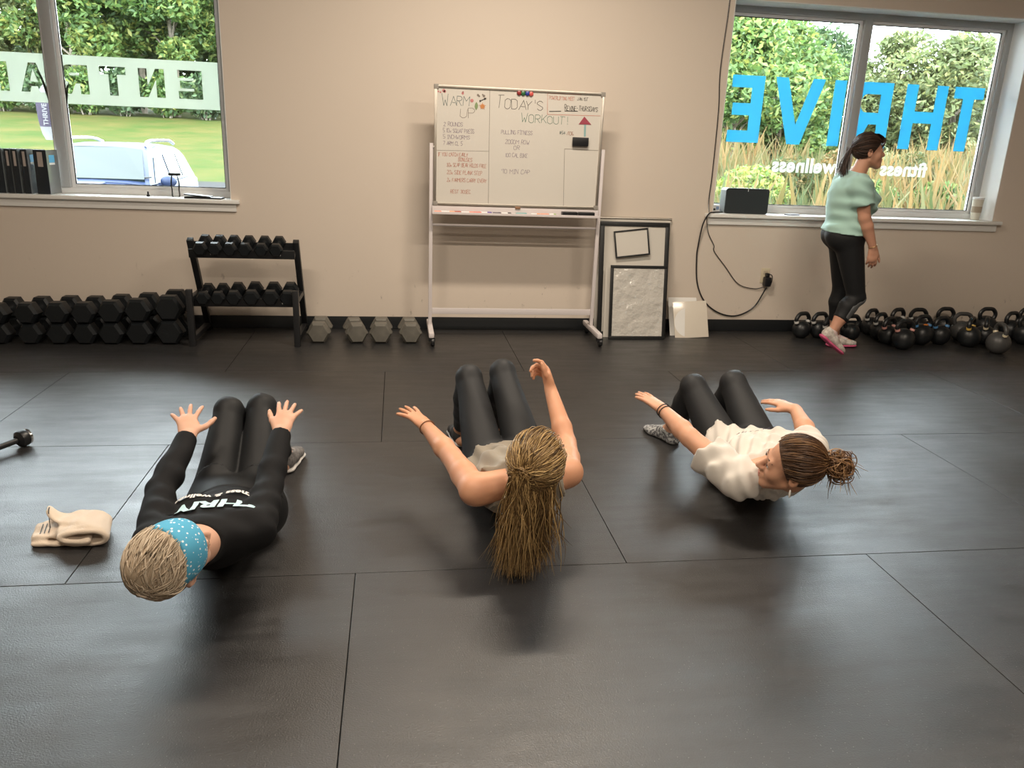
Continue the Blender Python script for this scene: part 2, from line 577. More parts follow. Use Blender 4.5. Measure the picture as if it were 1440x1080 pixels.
def ground_material():
    m = bpy.data.materials.new('lawn_and_asphalt')
    m.use_nodes = True
    nt = m.node_tree; L = nt.links
    b = nt.nodes['Principled BSDF']; b.inputs['Roughness'].default_value = 0.95; b.inputs['Specular IOR Level'].default_value = 0.05
    geo = nt.nodes.new('ShaderNodeNewGeometry')
    n1 = nt.nodes.new('ShaderNodeTexNoise'); n1.inputs['Scale'].default_value = 0.55; n1.inputs['Detail'].default_value = 8; n1.inputs['Roughness'].default_value = 0.7
    L.new(geo.outputs['Position'], n1.inputs['Vector'])
    cr = nt.nodes.new('ShaderNodeValToRGB')
    cr.color_ramp.elements[0].position = 0.36; cr.color_ramp.elements[0].color = (0.026, 0.043, 0.009, 1)
    cr.color_ramp.elements[1].position = 0.64; cr.color_ramp.elements[1].color = (0.056, 0.051, 0.015, 1)
    L.new(n1.outputs['Fac'], cr.inputs['Fac'])
    n2 = nt.nodes.new('ShaderNodeTexNoise'); n2.inputs['Scale'].default_value = 9; n2.inputs['Detail'].default_value = 4
    L.new(geo.outputs['Position'], n2.inputs['Vector'])
    c2 = nt.nodes.new('ShaderNodeValToRGB')
    c2.color_ramp.elements[0].position = 0.3; c2.color_ramp.elements[0].color = (0.022, 0.022, 0.022, 1)
    c2.color_ramp.elements[1].position = 0.7; c2.color_ramp.elements[1].color = (0.034, 0.034, 0.035, 1)
    L.new(n2.outputs['Fac'], c2.inputs['Fac'])
    sx = nt.nodes.new('ShaderNodeSeparateXYZ'); L.new(geo.outputs['Position'], sx.inputs[0])
    gt = nt.nodes.new('ShaderNodeMath'); gt.operation = 'GREATER_THAN'; gt.inputs[1].default_value = 25.5
    L.new(sx.outputs['Y'], gt.inputs[0])
    gx = nt.nodes.new('ShaderNodeMath'); gx.operation = 'GREATER_THAN'; gx.inputs[1].default_value = 3.0
    L.new(sx.outputs['X'], gx.inputs[0])
    mxm = nt.nodes.new('ShaderNodeMath'); mxm.operation = 'MAXIMUM'
    L.new(gt.outputs[0], mxm.inputs[0]); L.new(gx.outputs[0], mxm.inputs[1])
    mx = nt.nodes.new('ShaderNodeMix'); mx.data_type = 'RGBA'
    L.new(mxm.outputs[0], mx.inputs['Factor']); L.new(c2.outputs['Color'], mx.inputs['A']); L.new(cr.outputs['Color'], mx.inputs['B'])
    L.new(mx.outputs['Result'], b.inputs['Base Color'])
    return m


gx = np.arange(-60, 61, 1.5); gy = np.concatenate([np.arange(6.36, 60, 1.2), [70, 90]])
gv = [(float(x), float(y), terrain_z(float(x), float(y))) for y in gy for x in gx]
nx_ = len(gx)
gf = [(j * nx_ + i, j * nx_ + i + 1, (j + 1) * nx_ + i + 1, (j + 1) * nx_ + i) for j in range(len(gy) - 1) for i in range(nx_ - 1)]
me = bpy.data.meshes.new('ground'); me.from_pydata(gv, [], gf); me.shade_smooth()
tag(link_mesh('ground', me, ground_material()), 'car park and grassy bank outside the windows', kind='structure')


def card_mesh(name, P, A, B, shade, m, bend=0.25):
    """many small bent leaf/blade quads. P centres, A half-length vectors, B half-width vectors (numpy Nx3)"""
    N = len(P)
    nrm = np.cross(A, B); ln = np.linalg.norm(nrm, axis=1, keepdims=True) + 1e-9
    la = np.linalg.norm(A, axis=1, keepdims=True)
    nb = nrm / ln * la * bend
    v = np.stack([P - A + nb * 0.6, P + B - nb * 0.3, P + A + nb * 0.6, P - B - nb * 0.3], 1).reshape(-1, 3)
    me = bpy.data.meshes.new(name)
    me.vertices.add(4 * N); me.vertices.foreach_set('co', v.astype(np.float32).ravel())
    me.loops.add(4 * N); me.loops.foreach_set('vertex_index', np.arange(4 * N, dtype=np.int32))
    me.polygons.add(N); me.polygons.foreach_set('loop_start', np.arange(0, 4 * N, 4, dtype=np.int32))
    me.update(calc_edges=True)
    at = me.attributes.new('shade', 'FLOAT', 'POINT'); at.data.foreach_set('value', np.repeat(shade, 4).astype(np.float32))
    me.materials.append(m)
    return me


M_LEAF_G = attr_mat('green_leaves', (0.04, 0.085, 0.024), (0.105, 0.18, 0.045), 0.6, c3=(0.25, 0.25, 0.06), trans=0.4)
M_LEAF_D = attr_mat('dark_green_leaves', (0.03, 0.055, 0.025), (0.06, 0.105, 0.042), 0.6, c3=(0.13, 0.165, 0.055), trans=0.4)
M_LEAF_P = attr_mat('pale_olive_leaves', (0.075, 0.10, 0.04), (0.145, 0.18, 0.07), 0.6, c3=(0.25, 0.24, 0.09), trans=0.4)
M_BARK = mat('bark', (0.10, 0.08, 0.06), 0.9, noise=(6, (0.2, 0.17, 0.13)))
M_WEED = attr_mat('dry_weeds', (0.036, 0.060, 0.018), (0.085, 0.078, 0.025), 0.8, c3=(0.155, 0.093, 0.033), trans=0.4)


def unit_rand(rs, n):
    v = rs.normal(size=(n, 3)); return v / np.linalg.norm(v, axis=1, keepdims=True)


def make_tree(name, label, x, y, height, crown_r, crown_lo, n, lm, seed, leaf=0.16, airy=1.0, group='trees behind the lawn'):
    rs = np.random.RandomState(seed)
    z0 = terrain_z(x, y)
    t = thing(name, label, 'tree', (x, y, z0 - 0.1), 0, group)
    # limbs
    m = MB()
    top = height * 0.85
    m.tube(smooth_path([(0, 0, 0), (0.1, 0.05, height * 0.25), (-0.12, 0.1, height * 0.55), (0.1, 0, top)], 3), [max(0.02, 0.16 * (1 - i / 10)) * height / 8 for i in range(10)], 7)
    clumps = []
    nl = 9
    for k in range(nl):
        a = 2.4 * k + rs.rand() * 0.8
        h0 = height * (0.22 + 0.5 * k / nl)
        rr = crown_r * (0.55 + 0.4 * rs.rand()) * (1.0 - 0.35 * (k / nl))
        tip = (math.cos(a) * rr, math.sin(a) * rr, h0 + height * (0.10 + 0.12 * rs.rand()))
        m.tube(smooth_path([(0, 0, h0), (tip[0] * 0.5, tip[1] * 0.5, h0 + (tip[2] - h0) * 0.7), tip], 2), [0.06, 0.05, 0.04, 0.03, 0.015], 5)
        clumps.append((tip, crown_r * (0.38 + 0.2 * rs.rand())))
    m.build('trunk', M_BARK, t)
    for k in range(12):
        a = rs.rand() * 6.28; q = math.sqrt(rs.rand()) * crown_r * 0.75
        zz = crown_lo + (height - crown_lo) * rs.rand() ** 0.8
        q *= math.sqrt(max(0.1, 1 - ((zz - crown_lo) / (height - crown_lo) * 1.0) ** 2.2))
        clumps.append(((math.cos(a) * q, math.sin(a) * q, zz), crown_r * (0.30 + 0.22 * rs.rand())))
    clumps.append(((0, 0, height * 0.95), crown_r * 0.3))
    per = n // len(clumps)
    P, S = [], []
    for (c, r) in clumps:
        d = unit_rand(rs, per)
        rad = r * (0.45 + 0.6 * rs.rand(per, 1) ** 0.5) * airy
        P.append(np.array(c) + d * rad * np.array([1, 1, 0.75]))
        S.append(np.clip(0.45 + 0.25 * rs.normal(size=per) + 0.25 * (rs.rand() - 0.5), 0, 1))
    P = np.concatenate(P); S = np.concatenate(S)
    A = unit_rand(rs, len(P)); A[:, 2] = A[:, 2] * 0.5 - 0.45
    A /= np.linalg.norm(A, axis=1, keepdims=True)
    B = np.cross(A, unit_rand(rs, len(P))); B /= np.linalg.norm(B, axis=1, keepdims=True) + 1e-9
    sz = leaf * (0.6 + 0.8 * rs.rand(len(P), 1))
    link_mesh('foliage', card_mesh('foliage', P, A * sz, B * sz * 0.42, S, lm), None, t)
    return t


TL = [  # x, y, height, crown radius, crown low, leaves, material, label
    (-22.6, 47.0, 5.2, 2.4, 1.2, 3600, M_LEAF_P, 'short pale tree at the far left of the left window'),
    (-19.6, 49.0, 7.6, 2.6, 1.4, 4200, M_LEAF_P, 'olive tree just left of the left window mullion'),
    (-16.6, 46.5, 10.5, 2.8, 1.8, 5600, M_LEAF_G, 'bright green tree right of the left window mullion'),
    (-14.0, 49.0, 11.0, 3.0, 1.8, 5600, M_LEAF_D, 'dark tree at the middle of the left window'),
    (-11.6, 46.5, 10.6, 2.6, 1.8, 5600, M_LEAF_G, 'bright green tree above the parked car'),
    (-8.8, 48.0, 10.5, 2.9, 1.6, 4200, M_LEAF_G, 'yellow green tree at the right edge of the left window'),
]
for i, (x, y, h_, cr_, cl, n_, lm, lb) in enumerate(TL):
    make_tree('broadleaf_tree', lb, x, y, h_, cr_, cl, int(n_ * 2.6), lm, 100 + i, 0.17)
for i, (x, y, h_, cr_, cl, n_, lm, lb) in enumerate([
    (11.6, 27.5, 5.4, 2.3, 0.7, 5200, M_LEAF_G, 'leafy green tree at the left edge of the right window'),
    (14.0, 29.0, 5.5, 2.2, 0.7, 5600, M_LEAF_G, 'bushy green tree behind the blue letter V'),
    (16.4, 31.5, 5.6, 1.8, 1.2, 2400, M_LEAF_D, 'thin dark tree seen just left of the right window mullion'),
    (18.8, 30.0, 5.5, 2.0, 0.8, 4200, M_LEAF_P, 'pale tree just right of the right window mullion'),
    (21.0, 29.0, 5.3, 1.9, 0.8, 4000, M_LEAF_P, 'olive tree behind the blue letter H'),
    (23.4, 29.5, 5.6, 2.0, 0.8, 3600, M_LEAF_P, 'airy pale tree behind the blue letter T'),
    (26.4, 30.0, 5.6, 2.1, 0.8, 3200, M_LEAF_G, 'green tree at the right edge of the right window')]):
    make_tree('broadleaf_tree', lb, x, y, h_ * 0.92, cr_, cl, int(n_ * 2.4), lm, 200 + i, 0.115, 1.0, 'trees beyond the tall weeds')

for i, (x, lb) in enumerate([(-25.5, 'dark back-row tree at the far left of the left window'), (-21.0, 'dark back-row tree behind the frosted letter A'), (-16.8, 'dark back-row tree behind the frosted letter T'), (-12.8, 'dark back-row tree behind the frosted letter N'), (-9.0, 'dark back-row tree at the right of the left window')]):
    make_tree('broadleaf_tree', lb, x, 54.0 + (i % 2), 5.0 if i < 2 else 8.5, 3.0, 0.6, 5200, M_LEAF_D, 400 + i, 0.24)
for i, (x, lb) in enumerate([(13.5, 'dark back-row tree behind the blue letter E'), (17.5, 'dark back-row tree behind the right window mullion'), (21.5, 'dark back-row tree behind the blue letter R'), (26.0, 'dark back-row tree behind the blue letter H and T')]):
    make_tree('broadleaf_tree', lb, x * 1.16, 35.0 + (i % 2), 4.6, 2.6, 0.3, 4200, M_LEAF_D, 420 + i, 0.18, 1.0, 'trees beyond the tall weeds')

# underbrush at the foot of the trees on the lawn side
for i in range(9):
    rs = np.random.RandomState(300 + i)
    x = -24 + i * 2.0 + rs.rand() * 0.5; y = 45.0 + rs.rand() * 0.6
    pos = ['leftmost', 'second', 'third', 'fourth', 'fifth', 'sixth', 'seventh', 'eighth', 'rightmost'][i]
    t = thing('shrub', '%s shrub from the left at the top of the lawn' % pos if i not in (0, 8) else '%s shrub at the top of the lawn' % pos, 'shrub', (x, y, terrain_z(x, y) - 0.05), 0, 'shrubs along the lawn edge')
    m = MB()
    for k in range(7):
        a = rs.rand() * 6.28
        m.tube([(0.2 * math.cos(a), 0.2 * math.sin(a), 0), (0.7 * math.cos(a), 0.5 * math.sin(a), 1.2 + rs.rand())], [0.03, 0.012], 5)
    m.build('stems', M_BARK, t)
    N = 1500
    P = unit_rand(rs, N) * (0.5 + 0.5 * rs.rand(N, 1)) * np.array([1.3, 0.8, 1.15]) + np.array([0, 0, 1.25])
    A = unit_rand(rs, N); B = np.cross(A, unit_rand(rs, N)); B /= np.linalg.norm(B, axis=1, keepdims=True) + 1e-9
    link_mesh('foliage', card_mesh('foliage', P, A * 0.16, B * 0.08, np.clip(0.4 + 0.25 * rs.normal(size=N), 0, 1), M_LEAF_D if i % 2 else M_LEAF_G), None, t)

# tall dry weeds outside the right window
rs = np.random.RandomState(5)
N = 15000
wx = 4.5 + rs.rand(N) * 21; wy = 11.0 + rs.rand(N) ** 0.8 * 14
keep = (wx / wy > 0.34) & (wx / wy < 0.98)
wx, wy = wx[keep], wy[keep]; N = len(wx)
wz = np.array([terrain_z(a, b) for a, b in zip(wx, wy)])
patch = 0.5 + 0.5 * np.sin(wx * 0.9 + 1.3) * np.sin(wy * 0.7 + 0.4)
hh = (0.35 + 1.2 * rs.rand(N) ** 1.5) * (0.6 + 0.65 * patch)
A = np.stack([rs.normal(size=N) * 0.30, rs.normal(size=N) * 0.22, np.ones(N)], 1) * (hh / 2)[:, None]
P = np.stack([wx, wy, wz + hh / 2 - 0.03], 1)
ang = rs.rand(N) * 3.14
B = np.stack([np.cos(ang), np.sin(ang), np.zeros(N)], 1) * (0.018 + 0.035 * rs.rand(N))[:, None]
sh = np.clip(0.15 + 0.75 * patch + 0.2 * rs.normal(size=N), 0, 1)
o = link_mesh('tall_weeds', card_mesh('tall_weeds', P, A, B, sh, M_WEED, 0.12))
tag(o, 'tall yellow weeds growing outside the right window', 'weeds', kind='stuff')

# leafy bushes among the weeds
for i, (x, y, r_) in enumerate([(6.6, 14.5, .75), (8.4, 16.5, .8), (9.4, 15.0, .6), (10.6, 18.0, .9), (11.2, 15.5, .6), (12.6, 18.5, .85), (13.0, 16.2, .6), (15.4, 19.0, .9)]):
    rs = np.random.RandomState(500 + i)
    t = thing('weed_bush', ['leftmost', 'second', 'third', 'fourth', 'fifth', 'sixth', 'seventh', 'rightmost'][i] + ' bush from the left among the tall weeds' if i not in (0, 7) else ['leftmost bush among the tall weeds', 'rightmost bush among the tall weeds'][i == 7], 'bush', (x, y, terrain_z(x, y) - 0.03), 0, 'bushes among the weeds')
    m = MB()
    for k in range(6):
        a = rs.rand() * 6.28
        m.tube([(0.1 * math.cos(a), 0.1 * math.sin(a), 0), (r_ * .5 * math.cos(a), r_ * .4 * math.sin(a), r_ * (.9 + rs.rand() * .5))], [0.02, 0.008], 5)
    m.build('stems', M_BARK, t)
    N = 1600
    P = unit_rand(rs, N) * (0.4 + 0.6 * rs.rand(N, 1) ** .5) * np.array([1.0, 0.8, 0.8]) * r_ + np.array([0, 0, r_ * .85])
    A = unit_rand(rs, N); B = np.cross(A, unit_rand(rs, N)); B /= np.linalg.norm(B, axis=1, keepdims=True) + 1e-9
    link_mesh('foliage', card_mesh('foliage', P, A * 0.075, B * 0.032, np.clip((.35 if i % 3 else .8) + 0.25 * rs.normal(size=N), 0, 1), M_LEAF_G if i % 2 == 0 else M_WEED), None, t)

# ---------------------------------------------------------------- parked car
def make_car():
    M_CARB = mat('car_paint_blue', (0.016, 0.026, 0.06), 0.4, 0.0, spec=0.2)
    M_CARG = mat('car_glass', (0.012, 0.02, 0.02), 0.15, 0.0, spec=0.25)
    M_TYRE = mat('tyre', (0.02, 0.02, 0.02), 0.8)
    M_LAMP = mat('headlamp_lens', (0.8, 0.85, 0.9), 0.1, 0.4)
    t = thing('car', 'blue SUV parked nose-in outside the left window', 'car', (-4.35, 11.3, -0.5), R(2))
    # body: stations along y (front at 0), half widths and heights
    st = [  # y, half width low, half width belt, z low, z belt(top of lower body)
        (0.00, 0.62, 0.60, 0.32, 0.70), (0.06, 0.80, 0.76, 0.28, 0.84), (0.25, 0.90, 0.86, 0.25, 0.96), (0.8, 0.91, 0.88, 0.24, 1.05),
        (1.25, 0.91, 0.88, 0.24, 1.10), (2.2, 0.92, 0.89, 0.24, 1.12), (3.4, 0.92, 0.88, 0.25, 1.14), (4.3, 0.90, 0.86, 0.28, 1.16), (4.62, 0.82, 0.80, 0.36, 1.10), (4.68, 0.70, 0.66, 0.5, 0.95)]
    m = MB(); rings = []
    for (y, wl, wb, zl, zb) in st:
        sec = [(-wl * 0.85, zl), (-wl, zl + 0.12), (-wl, (zl + zb) / 2), (-wb, zb - 0.07), (-wb * 0.93, zb - 0.01), (-wb * 0.5, zb + 0.035), (0, zb + 0.045)]
        sec = sec + [(-a, b) for (a, b) in reversed(sec[:-1])]
        rings.append([m.bm.verts.new((a, y, b)) for (a, b) in sec])
    for i in range(len(rings) - 1):
        for k in range(len(rings[0]) - 1):
            m.bm.faces.new((rings[i][k], rings[i][k + 1], rings[i + 1][k + 1], rings[i + 1][k]))
        m.bm.faces.new((rings[i][-1], rings[i][0], rings[i + 1][0], rings[i + 1][-1]))
    m.bm.faces.new(rings[0]); m.bm.faces.new(list(reversed(rings[-1])))
    m.build('body', M_CARB, t, angle=40)
    # greenhouse: pillars and roof as one shell, panes proud of it
    gs = [(1.22, 0.80, 1.12, 0.80, 1.13), (1.95, 0.80, 1.12, 0.62, 1.62), (2.5, 0.82, 1.13, 0.64, 1.67), (3.6, 0.82, 1.14, 0.63, 1.66), (4.25, 0.80, 1.14, 0.60, 1.58), (4.6, 0.76, 1.13, 0.70, 1.2)]
    m = MB(); rings = []
    for (y, wb, zb, wr, zr) in gs:
        sec = [(-wb, zb), (-(wb * 0.35 + wr * 0.65), zb + (zr - zb) * 0.75), (-wr, zr - 0.02), (-wr * 0.6, zr + 0.015), (0, zr + 0.025)]
        sec = sec + [(-a, b) for (a, b) in reversed(sec[:-1])]
        rings.append([m.bm.verts.new((a, y, b)) for (a, b) in sec])
    for i in range(len(rings) - 1):
        for k in range(len(rings[0]) - 1):
            m.bm.faces.new((rings[i][k], rings[i][k + 1], rings[i + 1][k + 1], rings[i + 1][k]))
    m.bm.faces.new(rings[0]); m.bm.faces.new(list(reversed(rings[-1])))
    m.build('cabin', M_CARB, t, angle=30)
    def pane(name, pts, off):
        mm = MB(); n = len(pts)
        A = [mm.bm.verts.new(Vector(p) + Vector(off)) for p in pts]
        B = [mm.bm.verts.new(Vector(p) - Vector(off) * 0.5) for p in pts]
        mm.bm.faces.new(A); mm.bm.faces.new(list(reversed(B)))
        for k in range(n): mm.bm.faces.new((A[k], B[k], B[(k + 1) % n], A[(k + 1) % n]))
        return mm.build(name, M_CARG, t, smooth=False)
    pane('windshield', [(-0.72, 1.28, 1.17), (0.72, 1.28, 1.17), (0.57, 1.90, 1.58), (0.3, 1.92, 1.605), (-0.3, 1.92, 1.605), (-0.57, 1.90, 1.58)], (0, -0.02, 0.03))
    for s in (-1, 1):
        def sp(y, f):  # point on the cabin side
            ys = [g[0] for g in gs]
            wb = np.interp(y, ys, [g[1] for g in gs]); zb = np.interp(y, ys, [g[2] for g in gs]); wr = np.interp(y, ys, [g[3] for g in gs]); zr = np.interp(y, ys, [g[4] for g in gs])
            return (s * (wb + (wb * 0.35 + wr * 0.65 - wb) * f / 0.75 if f < 0.75 else wr + 0.02), y, zb + (zr - zb) * f)
        for (ya, yb, yc) in ((1.55, 2.42, 2.0), (2.5, 3.28, 2.5), (3.36, 4.2, 3.36)):
            pane('side_window', [sp(ya, 0.06), sp(yb, 0.06), sp(min(yb, 4.05), 0.74), sp(yc, 0.74)], (s * 0.012, 0, 0.004))
        MB().tube(smooth_path([(s * 0.58, 2.05, 1.64), (s * 0.59, 2.25, 1.73), (s * 0.60, 3.4, 1.74), (s * 0.58, 3.9, 1.68)], 5), 0.025, 8).build('roof_rail', M_CHROME, t)
        mm = MB(); mm.ball((s * 1.0, 1.5, 1.17), (0.12, 0.07, 0.085), 8); mm.box((s * 0.90 - 0.05, 1.5, 1.10), (s * 0.90 + 0.05, 1.55, 1.15), 0.01)
        mm.build('side_mirror', M_CARB, t)
        MB().ball((s * 0.66, 0.12, 0.80), (0.17, 0.10, 0.07), 8).build('headlight', M_LAMP, t)
        for yw in (0.85, 3.75):
            wm = MB().lathe([(0, -0.10), (0.30, -0.10), (0.345, -0.07), (0.345, 0.07), (0.30, 0.10), (0, 0.10)], 24, Matrix.Translation((s * 0.84, yw, 0.345)) @ Matrix.Rotation(R(90), 4, 'Y'))
            wo = wm.build('wheel', M_TYRE, t)
            MB().lathe([(0, 0.0), (0.2, 0.0), (0.22, 0.015), (0, 0.03)], 18, Matrix.Translation((s * 0.945, yw, 0.345)) @ Matrix.Rotation(R(90 * s), 4, 'Y')).build('wheel_rim', M_CHROME, wo)
    MB().box((-0.42, -0.02, 0.52), (0.42, 0.05, 0.72), 0.02).build('grille', M_BLACK_PLASTIC, t)
    MB().box((-0.30, 0.55, 1.085), (0.30, 0.95, 1.125), 0.015, Matrix.Rotation(R(3), 4, 'X')).build('hood_scoop', M_CARB, t)
    for s in (-0.35, 0.3):
        MB().tube([(s, 1.3, 1.19), (s + 0.5, 1.36, 1.23)], 0.012, 6).build('wiper', M_BLACK_PLASTIC, t)
    return t


make_car()

# ---------------------------------------------------------------- feather flag by the car park
M_FLAG_P = mat('purple_flag_cloth', (0.022, 0.016, 0.032), 0.8)
M_FLAG_W = mat('white_flag_cloth', (0.10, 0.10, 0.10), 0.8)
t = thing('feather_flag', 'purple and white feather flag standing on the lawn edge', 'flag', (-7.24, 19.0, terrain_z(-7.24, 19.0)), 0)
MB().tube(smooth_path([(0, 0, 0), (0, 0, 1.4), (-0.01, 0, 2.2), (-0.10, 0, 2.62)], 5), 0.02, 6).build('pole', M_BLACK_METAL, t)
def flag_panel(name, prof, m):
    mm = MB(); rows = []
    for (z, xa, xb) in prof:
        row = []
        for k in range(7):
            f = k / 6; row.append((xa + (xb - xa) * f, 0.05 * math.sin(5 * f + 3 * z), z))
        rows.append(row)
    F = [[mm.bm.verts.new(p) for p in r_] for r_ in rows]; Bk = [[mm.bm.verts.new((p[0], p[1] + 0.006, p[2])) for p in r_] for r_ in rows]
    for i in range(len(rows) - 1):
        for k in range(6):
            mm.bm.faces.new((F[i][k], F[i][k + 1], F[i + 1][k + 1], F[i + 1][k])); mm.bm.faces.new((Bk[i][k + 1], Bk[i][k], Bk[i + 1][k], Bk[i + 1][k + 1]))
    return mm.build(name, m, t)
flag_panel('flag_top', [(2.23, -0.37, 0.01), (2.36, -0.35, 0.0), (2.50, -0.26, -0.04), (2.62, -0.16, -0.09)], M_FLAG_W)
fp = flag_panel('flag_cloth', [(1.73, -0.31, 0.02), (1.9, -0.34, 0.02), (2.1, -0.36, 0.02), (2.23, -0.37, 0.01)], M_FLAG_P)
flag_panel('flag_bottom', [(1.46, -0.22, 0.0), (1.58, -0.28, 0.01), (1.73, -0.31, 0.02)], M_FLAG_W)
tm = text_mesh('THRIVE', 0.135, 0.004, 0.003)
tm.transform(Matrix.Translation((-0.13, -0.06, 1.98)) @ Matrix.Rotation(R(90), 4, 'X') @ Matrix.Rotation(R(90), 4, 'Z'))
link_mesh('lettering', tm, M_FLAG_W, fp)
# ================================================================ WINDOW GRAPHICS
def arc(cx, cy, rx, ry, a0, a1, n=10):
    return [(cx + rx * math.cos(R(a0 + (a1 - a0) * i / n)), cy + ry * math.sin(R(a0 + (a1 - a0) * i / n))) for i in range(n + 1)]


def glyph(ch, w, s):
    """block capital of height 1, width w, stroke s -> list of polygons (outer first, then holes)"""
    hs = s * 0.9
    if ch == 'E':
        return [[(0, 0), (w, 0), (w, hs), (s, hs), (s, .5 - hs / 2), (w * .92, .5 - hs / 2), (w * .92, .5 + hs / 2), (s, .5 + hs / 2), (s, 1 - hs), (w, 1 - hs), (w, 1), (0, 1)]]
    if ch == 'T':
        return [[(w / 2 - s / 2, 0), (w / 2 + s / 2, 0), (w / 2 + s / 2, 1 - hs), (w, 1 - hs), (w, 1), (0, 1), (0, 1 - hs), (w / 2 - s / 2, 1 - hs)]]
    if ch == 'H':
        return [[(0, 0), (s, 0), (s, .5 - hs / 2), (w - s, .5 - hs / 2), (w - s, 0), (w, 0), (w, 1), (w - s, 1), (w - s, .5 + hs / 2), (s, .5 + hs / 2), (s, 1), (0, 1)]]
    if ch == 'I':
        return [[(0, 0), (s, 0), (s, 1), (0, 1)]]
    if ch == 'V':
        return [[(w / 2 - s * .55, 0), (w / 2 + s * .55, 0), (w, 1), (w - s * 1.05, 1), (w / 2, s * 1.5), (s * 1.05, 1), (0, 1)]]
    if ch == 'N':
        return [[(0, 0), (s, 0), (s, .62), (w - s, 0), (w, 0), (w, 1), (w - s, 1), (w - s, .38), (s, 1), (0, 1)]]
    if ch == 'A':
        return [[(0, 0), (s, 0), (s + w * .07, .2), (w - s - w * .07, .2), (w - s, 0), (w, 0), (w * .64, 1), (w * .36, 1)], [(w * .355, .36), (w * .645, .36), (w * .5, .80)]]
    if ch == 'R':
        out = [(0, 0), (s, 0), (s, .36), (w * .48, .36), (w - s * 1.05, 0), (w, 0), (w * .72, .40)] + arc(w * .66, .70, w * .34, .30, -75, 90) + [(0, 1)]
        hole = [(s, .36 + hs), (w * .62, .36 + hs)] + arc(w * .60, .36 + hs + (1 - hs - .36 - hs) / 2, w * .34 - s * .75, (1 - hs - .36 - hs) / 2, -90, 90) + [(s, 1 - hs)]
        return [out, hole]


M_BLUE_VINYL = mat('blue_vinyl', (0.22, 0.62, 0.80), 0.4)
_nt2 = M_BLUE_VINYL.node_tree
_tr = _nt2.nodes.new('ShaderNodeBsdfTranslucent'); _tr.inputs[0].default_value = (0.15, 0.60, 0.80, 1)
_mx = _nt2.nodes.new('ShaderNodeMixShader'); _mx.inputs[0].default_value = 0.62
_nt2.links.new(_nt2.nodes['Principled BSDF'].outputs[0], _mx.inputs[1]); _nt2.links.new(_tr.outputs[0], _mx.inputs[2]); _nt2.links.new(_mx.outputs[0], _nt2.nodes['Material Output'].inputs[0])


def frost_material(name, tint, tf):
    m = bpy.data.materials.new(name); m.use_nodes = True
    nt = m.node_tree
    for n in list(nt.nodes):
        if n.type == 'BSDF_PRINCIPLED': nt.nodes.remove(n)
    a = nt.nodes.new('ShaderNodeBsdfTranslucent'); a.inputs[0].default_value = (*tint, 1)
    d = nt.nodes.new('ShaderNodeBsdfDiffuse'); d.inputs[0].default_value = (*tint, 1)
    m1 = nt.nodes.new('ShaderNodeMixShader'); m1.inputs[0].default_value = 0.35
    t_ = nt.nodes.new('ShaderNodeBsdfTransparent')
    m2 = nt.nodes.new('ShaderNodeMixShader'); m2.inputs[0].default_value = tf
    nt.links.new(a.outputs[0], m1.inputs[1]); nt.links.new(d.outputs[0], m1.inputs[2])
    nt.links.new(m1.outputs[0], m2.inputs[1]); nt.links.new(t_.outputs[0], m2.inputs[2])
    nt.links.new(m2.outputs[0], nt.nodes['Material Output'].inputs[0])
    return m


M_FROST = frost_material('frosted_film', (0.66, 0.70, 0.62), 0.05)
M_FROST2 = frost_material('pale_vinyl', (0.74, 0.78, 0.70), 0.3)
YG = 6.272


def to_wall(me, x, y, z, mirror=False):
    S = Matrix.Diagonal((-1 if mirror else 1, 1, 1, 1))
    me.transform(Matrix.Translation((x, y, z)) @ Matrix.Rotation(R(90), 4, 'X') @ S)
    if mirror: me.flip_normals()
    return me


# frosted band with cut-out letters (read from outside, so mirrored here), one sheet per pane
E_X = {'E': (-1.377, 0.165), 'N': (-1.633, 0.174), 'T': (-1.891, 0.174), 'R': (-2.142, 0.180), 'A': (-2.410, 0.18), 'n': (-2.664, 0.174), 'C': (-2.93, 0.17)}
def band(xr, xl, letters, label):
    polys = [[(-xr, 0), (-xl, 0), (-xl, 0.322), (-xr, 0.322)]]
    for ch in letters:
        x, w_ = E_X[ch]
        for gi, gp in enumerate(glyph(ch.upper(), w_ / 0.192, 0.3)):
            polys.append([(-x + px * 0.192, 0.068 + py * 0.192) for (px, py) in gp])
    me = to_wall(fill2d(polys, 0.0008), 0, YG, 1.556, True)
    o = link_mesh('window_film', me, M_FROST)
    tag(o, label, 'window film', 'frosted entrance film')
band(-1.262, -2.30, 'ENTR', 'frosted white film with cut-out mirrored letters on the right pane above the car')
band(-2.42, -3.54, 'An', 'frosted white film with cut-out letters on the left pane above the binders')

# THRIVE lettering on the right window
t = thing('window_lettering', 'big blue mirrored word across the right window', 'lettering', (0, 0, 0))
for ch, xr, w_ in (('T', 4.766, .265), ('H', 4.44, .365), ('R', 3.958, .36), ('I', 3.55, .10), ('V', 3.37, .42), ('E', 2.862, .268)):
    me = fill2d([[(px * 0.5, py * 0.5) for (px, py) in gp] for gp in glyph(ch, w_ / 0.5, 0.2)], 0.0008)
    link_mesh('letter', to_wall(me, xr, YG, 1.488, True), M_BLUE_VINYL, t)
t = thing('window_lettering', 'small pale mirrored words under the blue lettering', 'lettering', (0, 0, 0))
for word, xr in (('fitness', 4.376), ('&', 3.80), ('wellness', 3.56)):
    me = text_mesh(word, 0.155, 0.0008, 0.006, 0, 'LEFT', 1.05)
    link_mesh('word', to_wall(me, xr, YG, 1.275, True), M_FROST2, t)

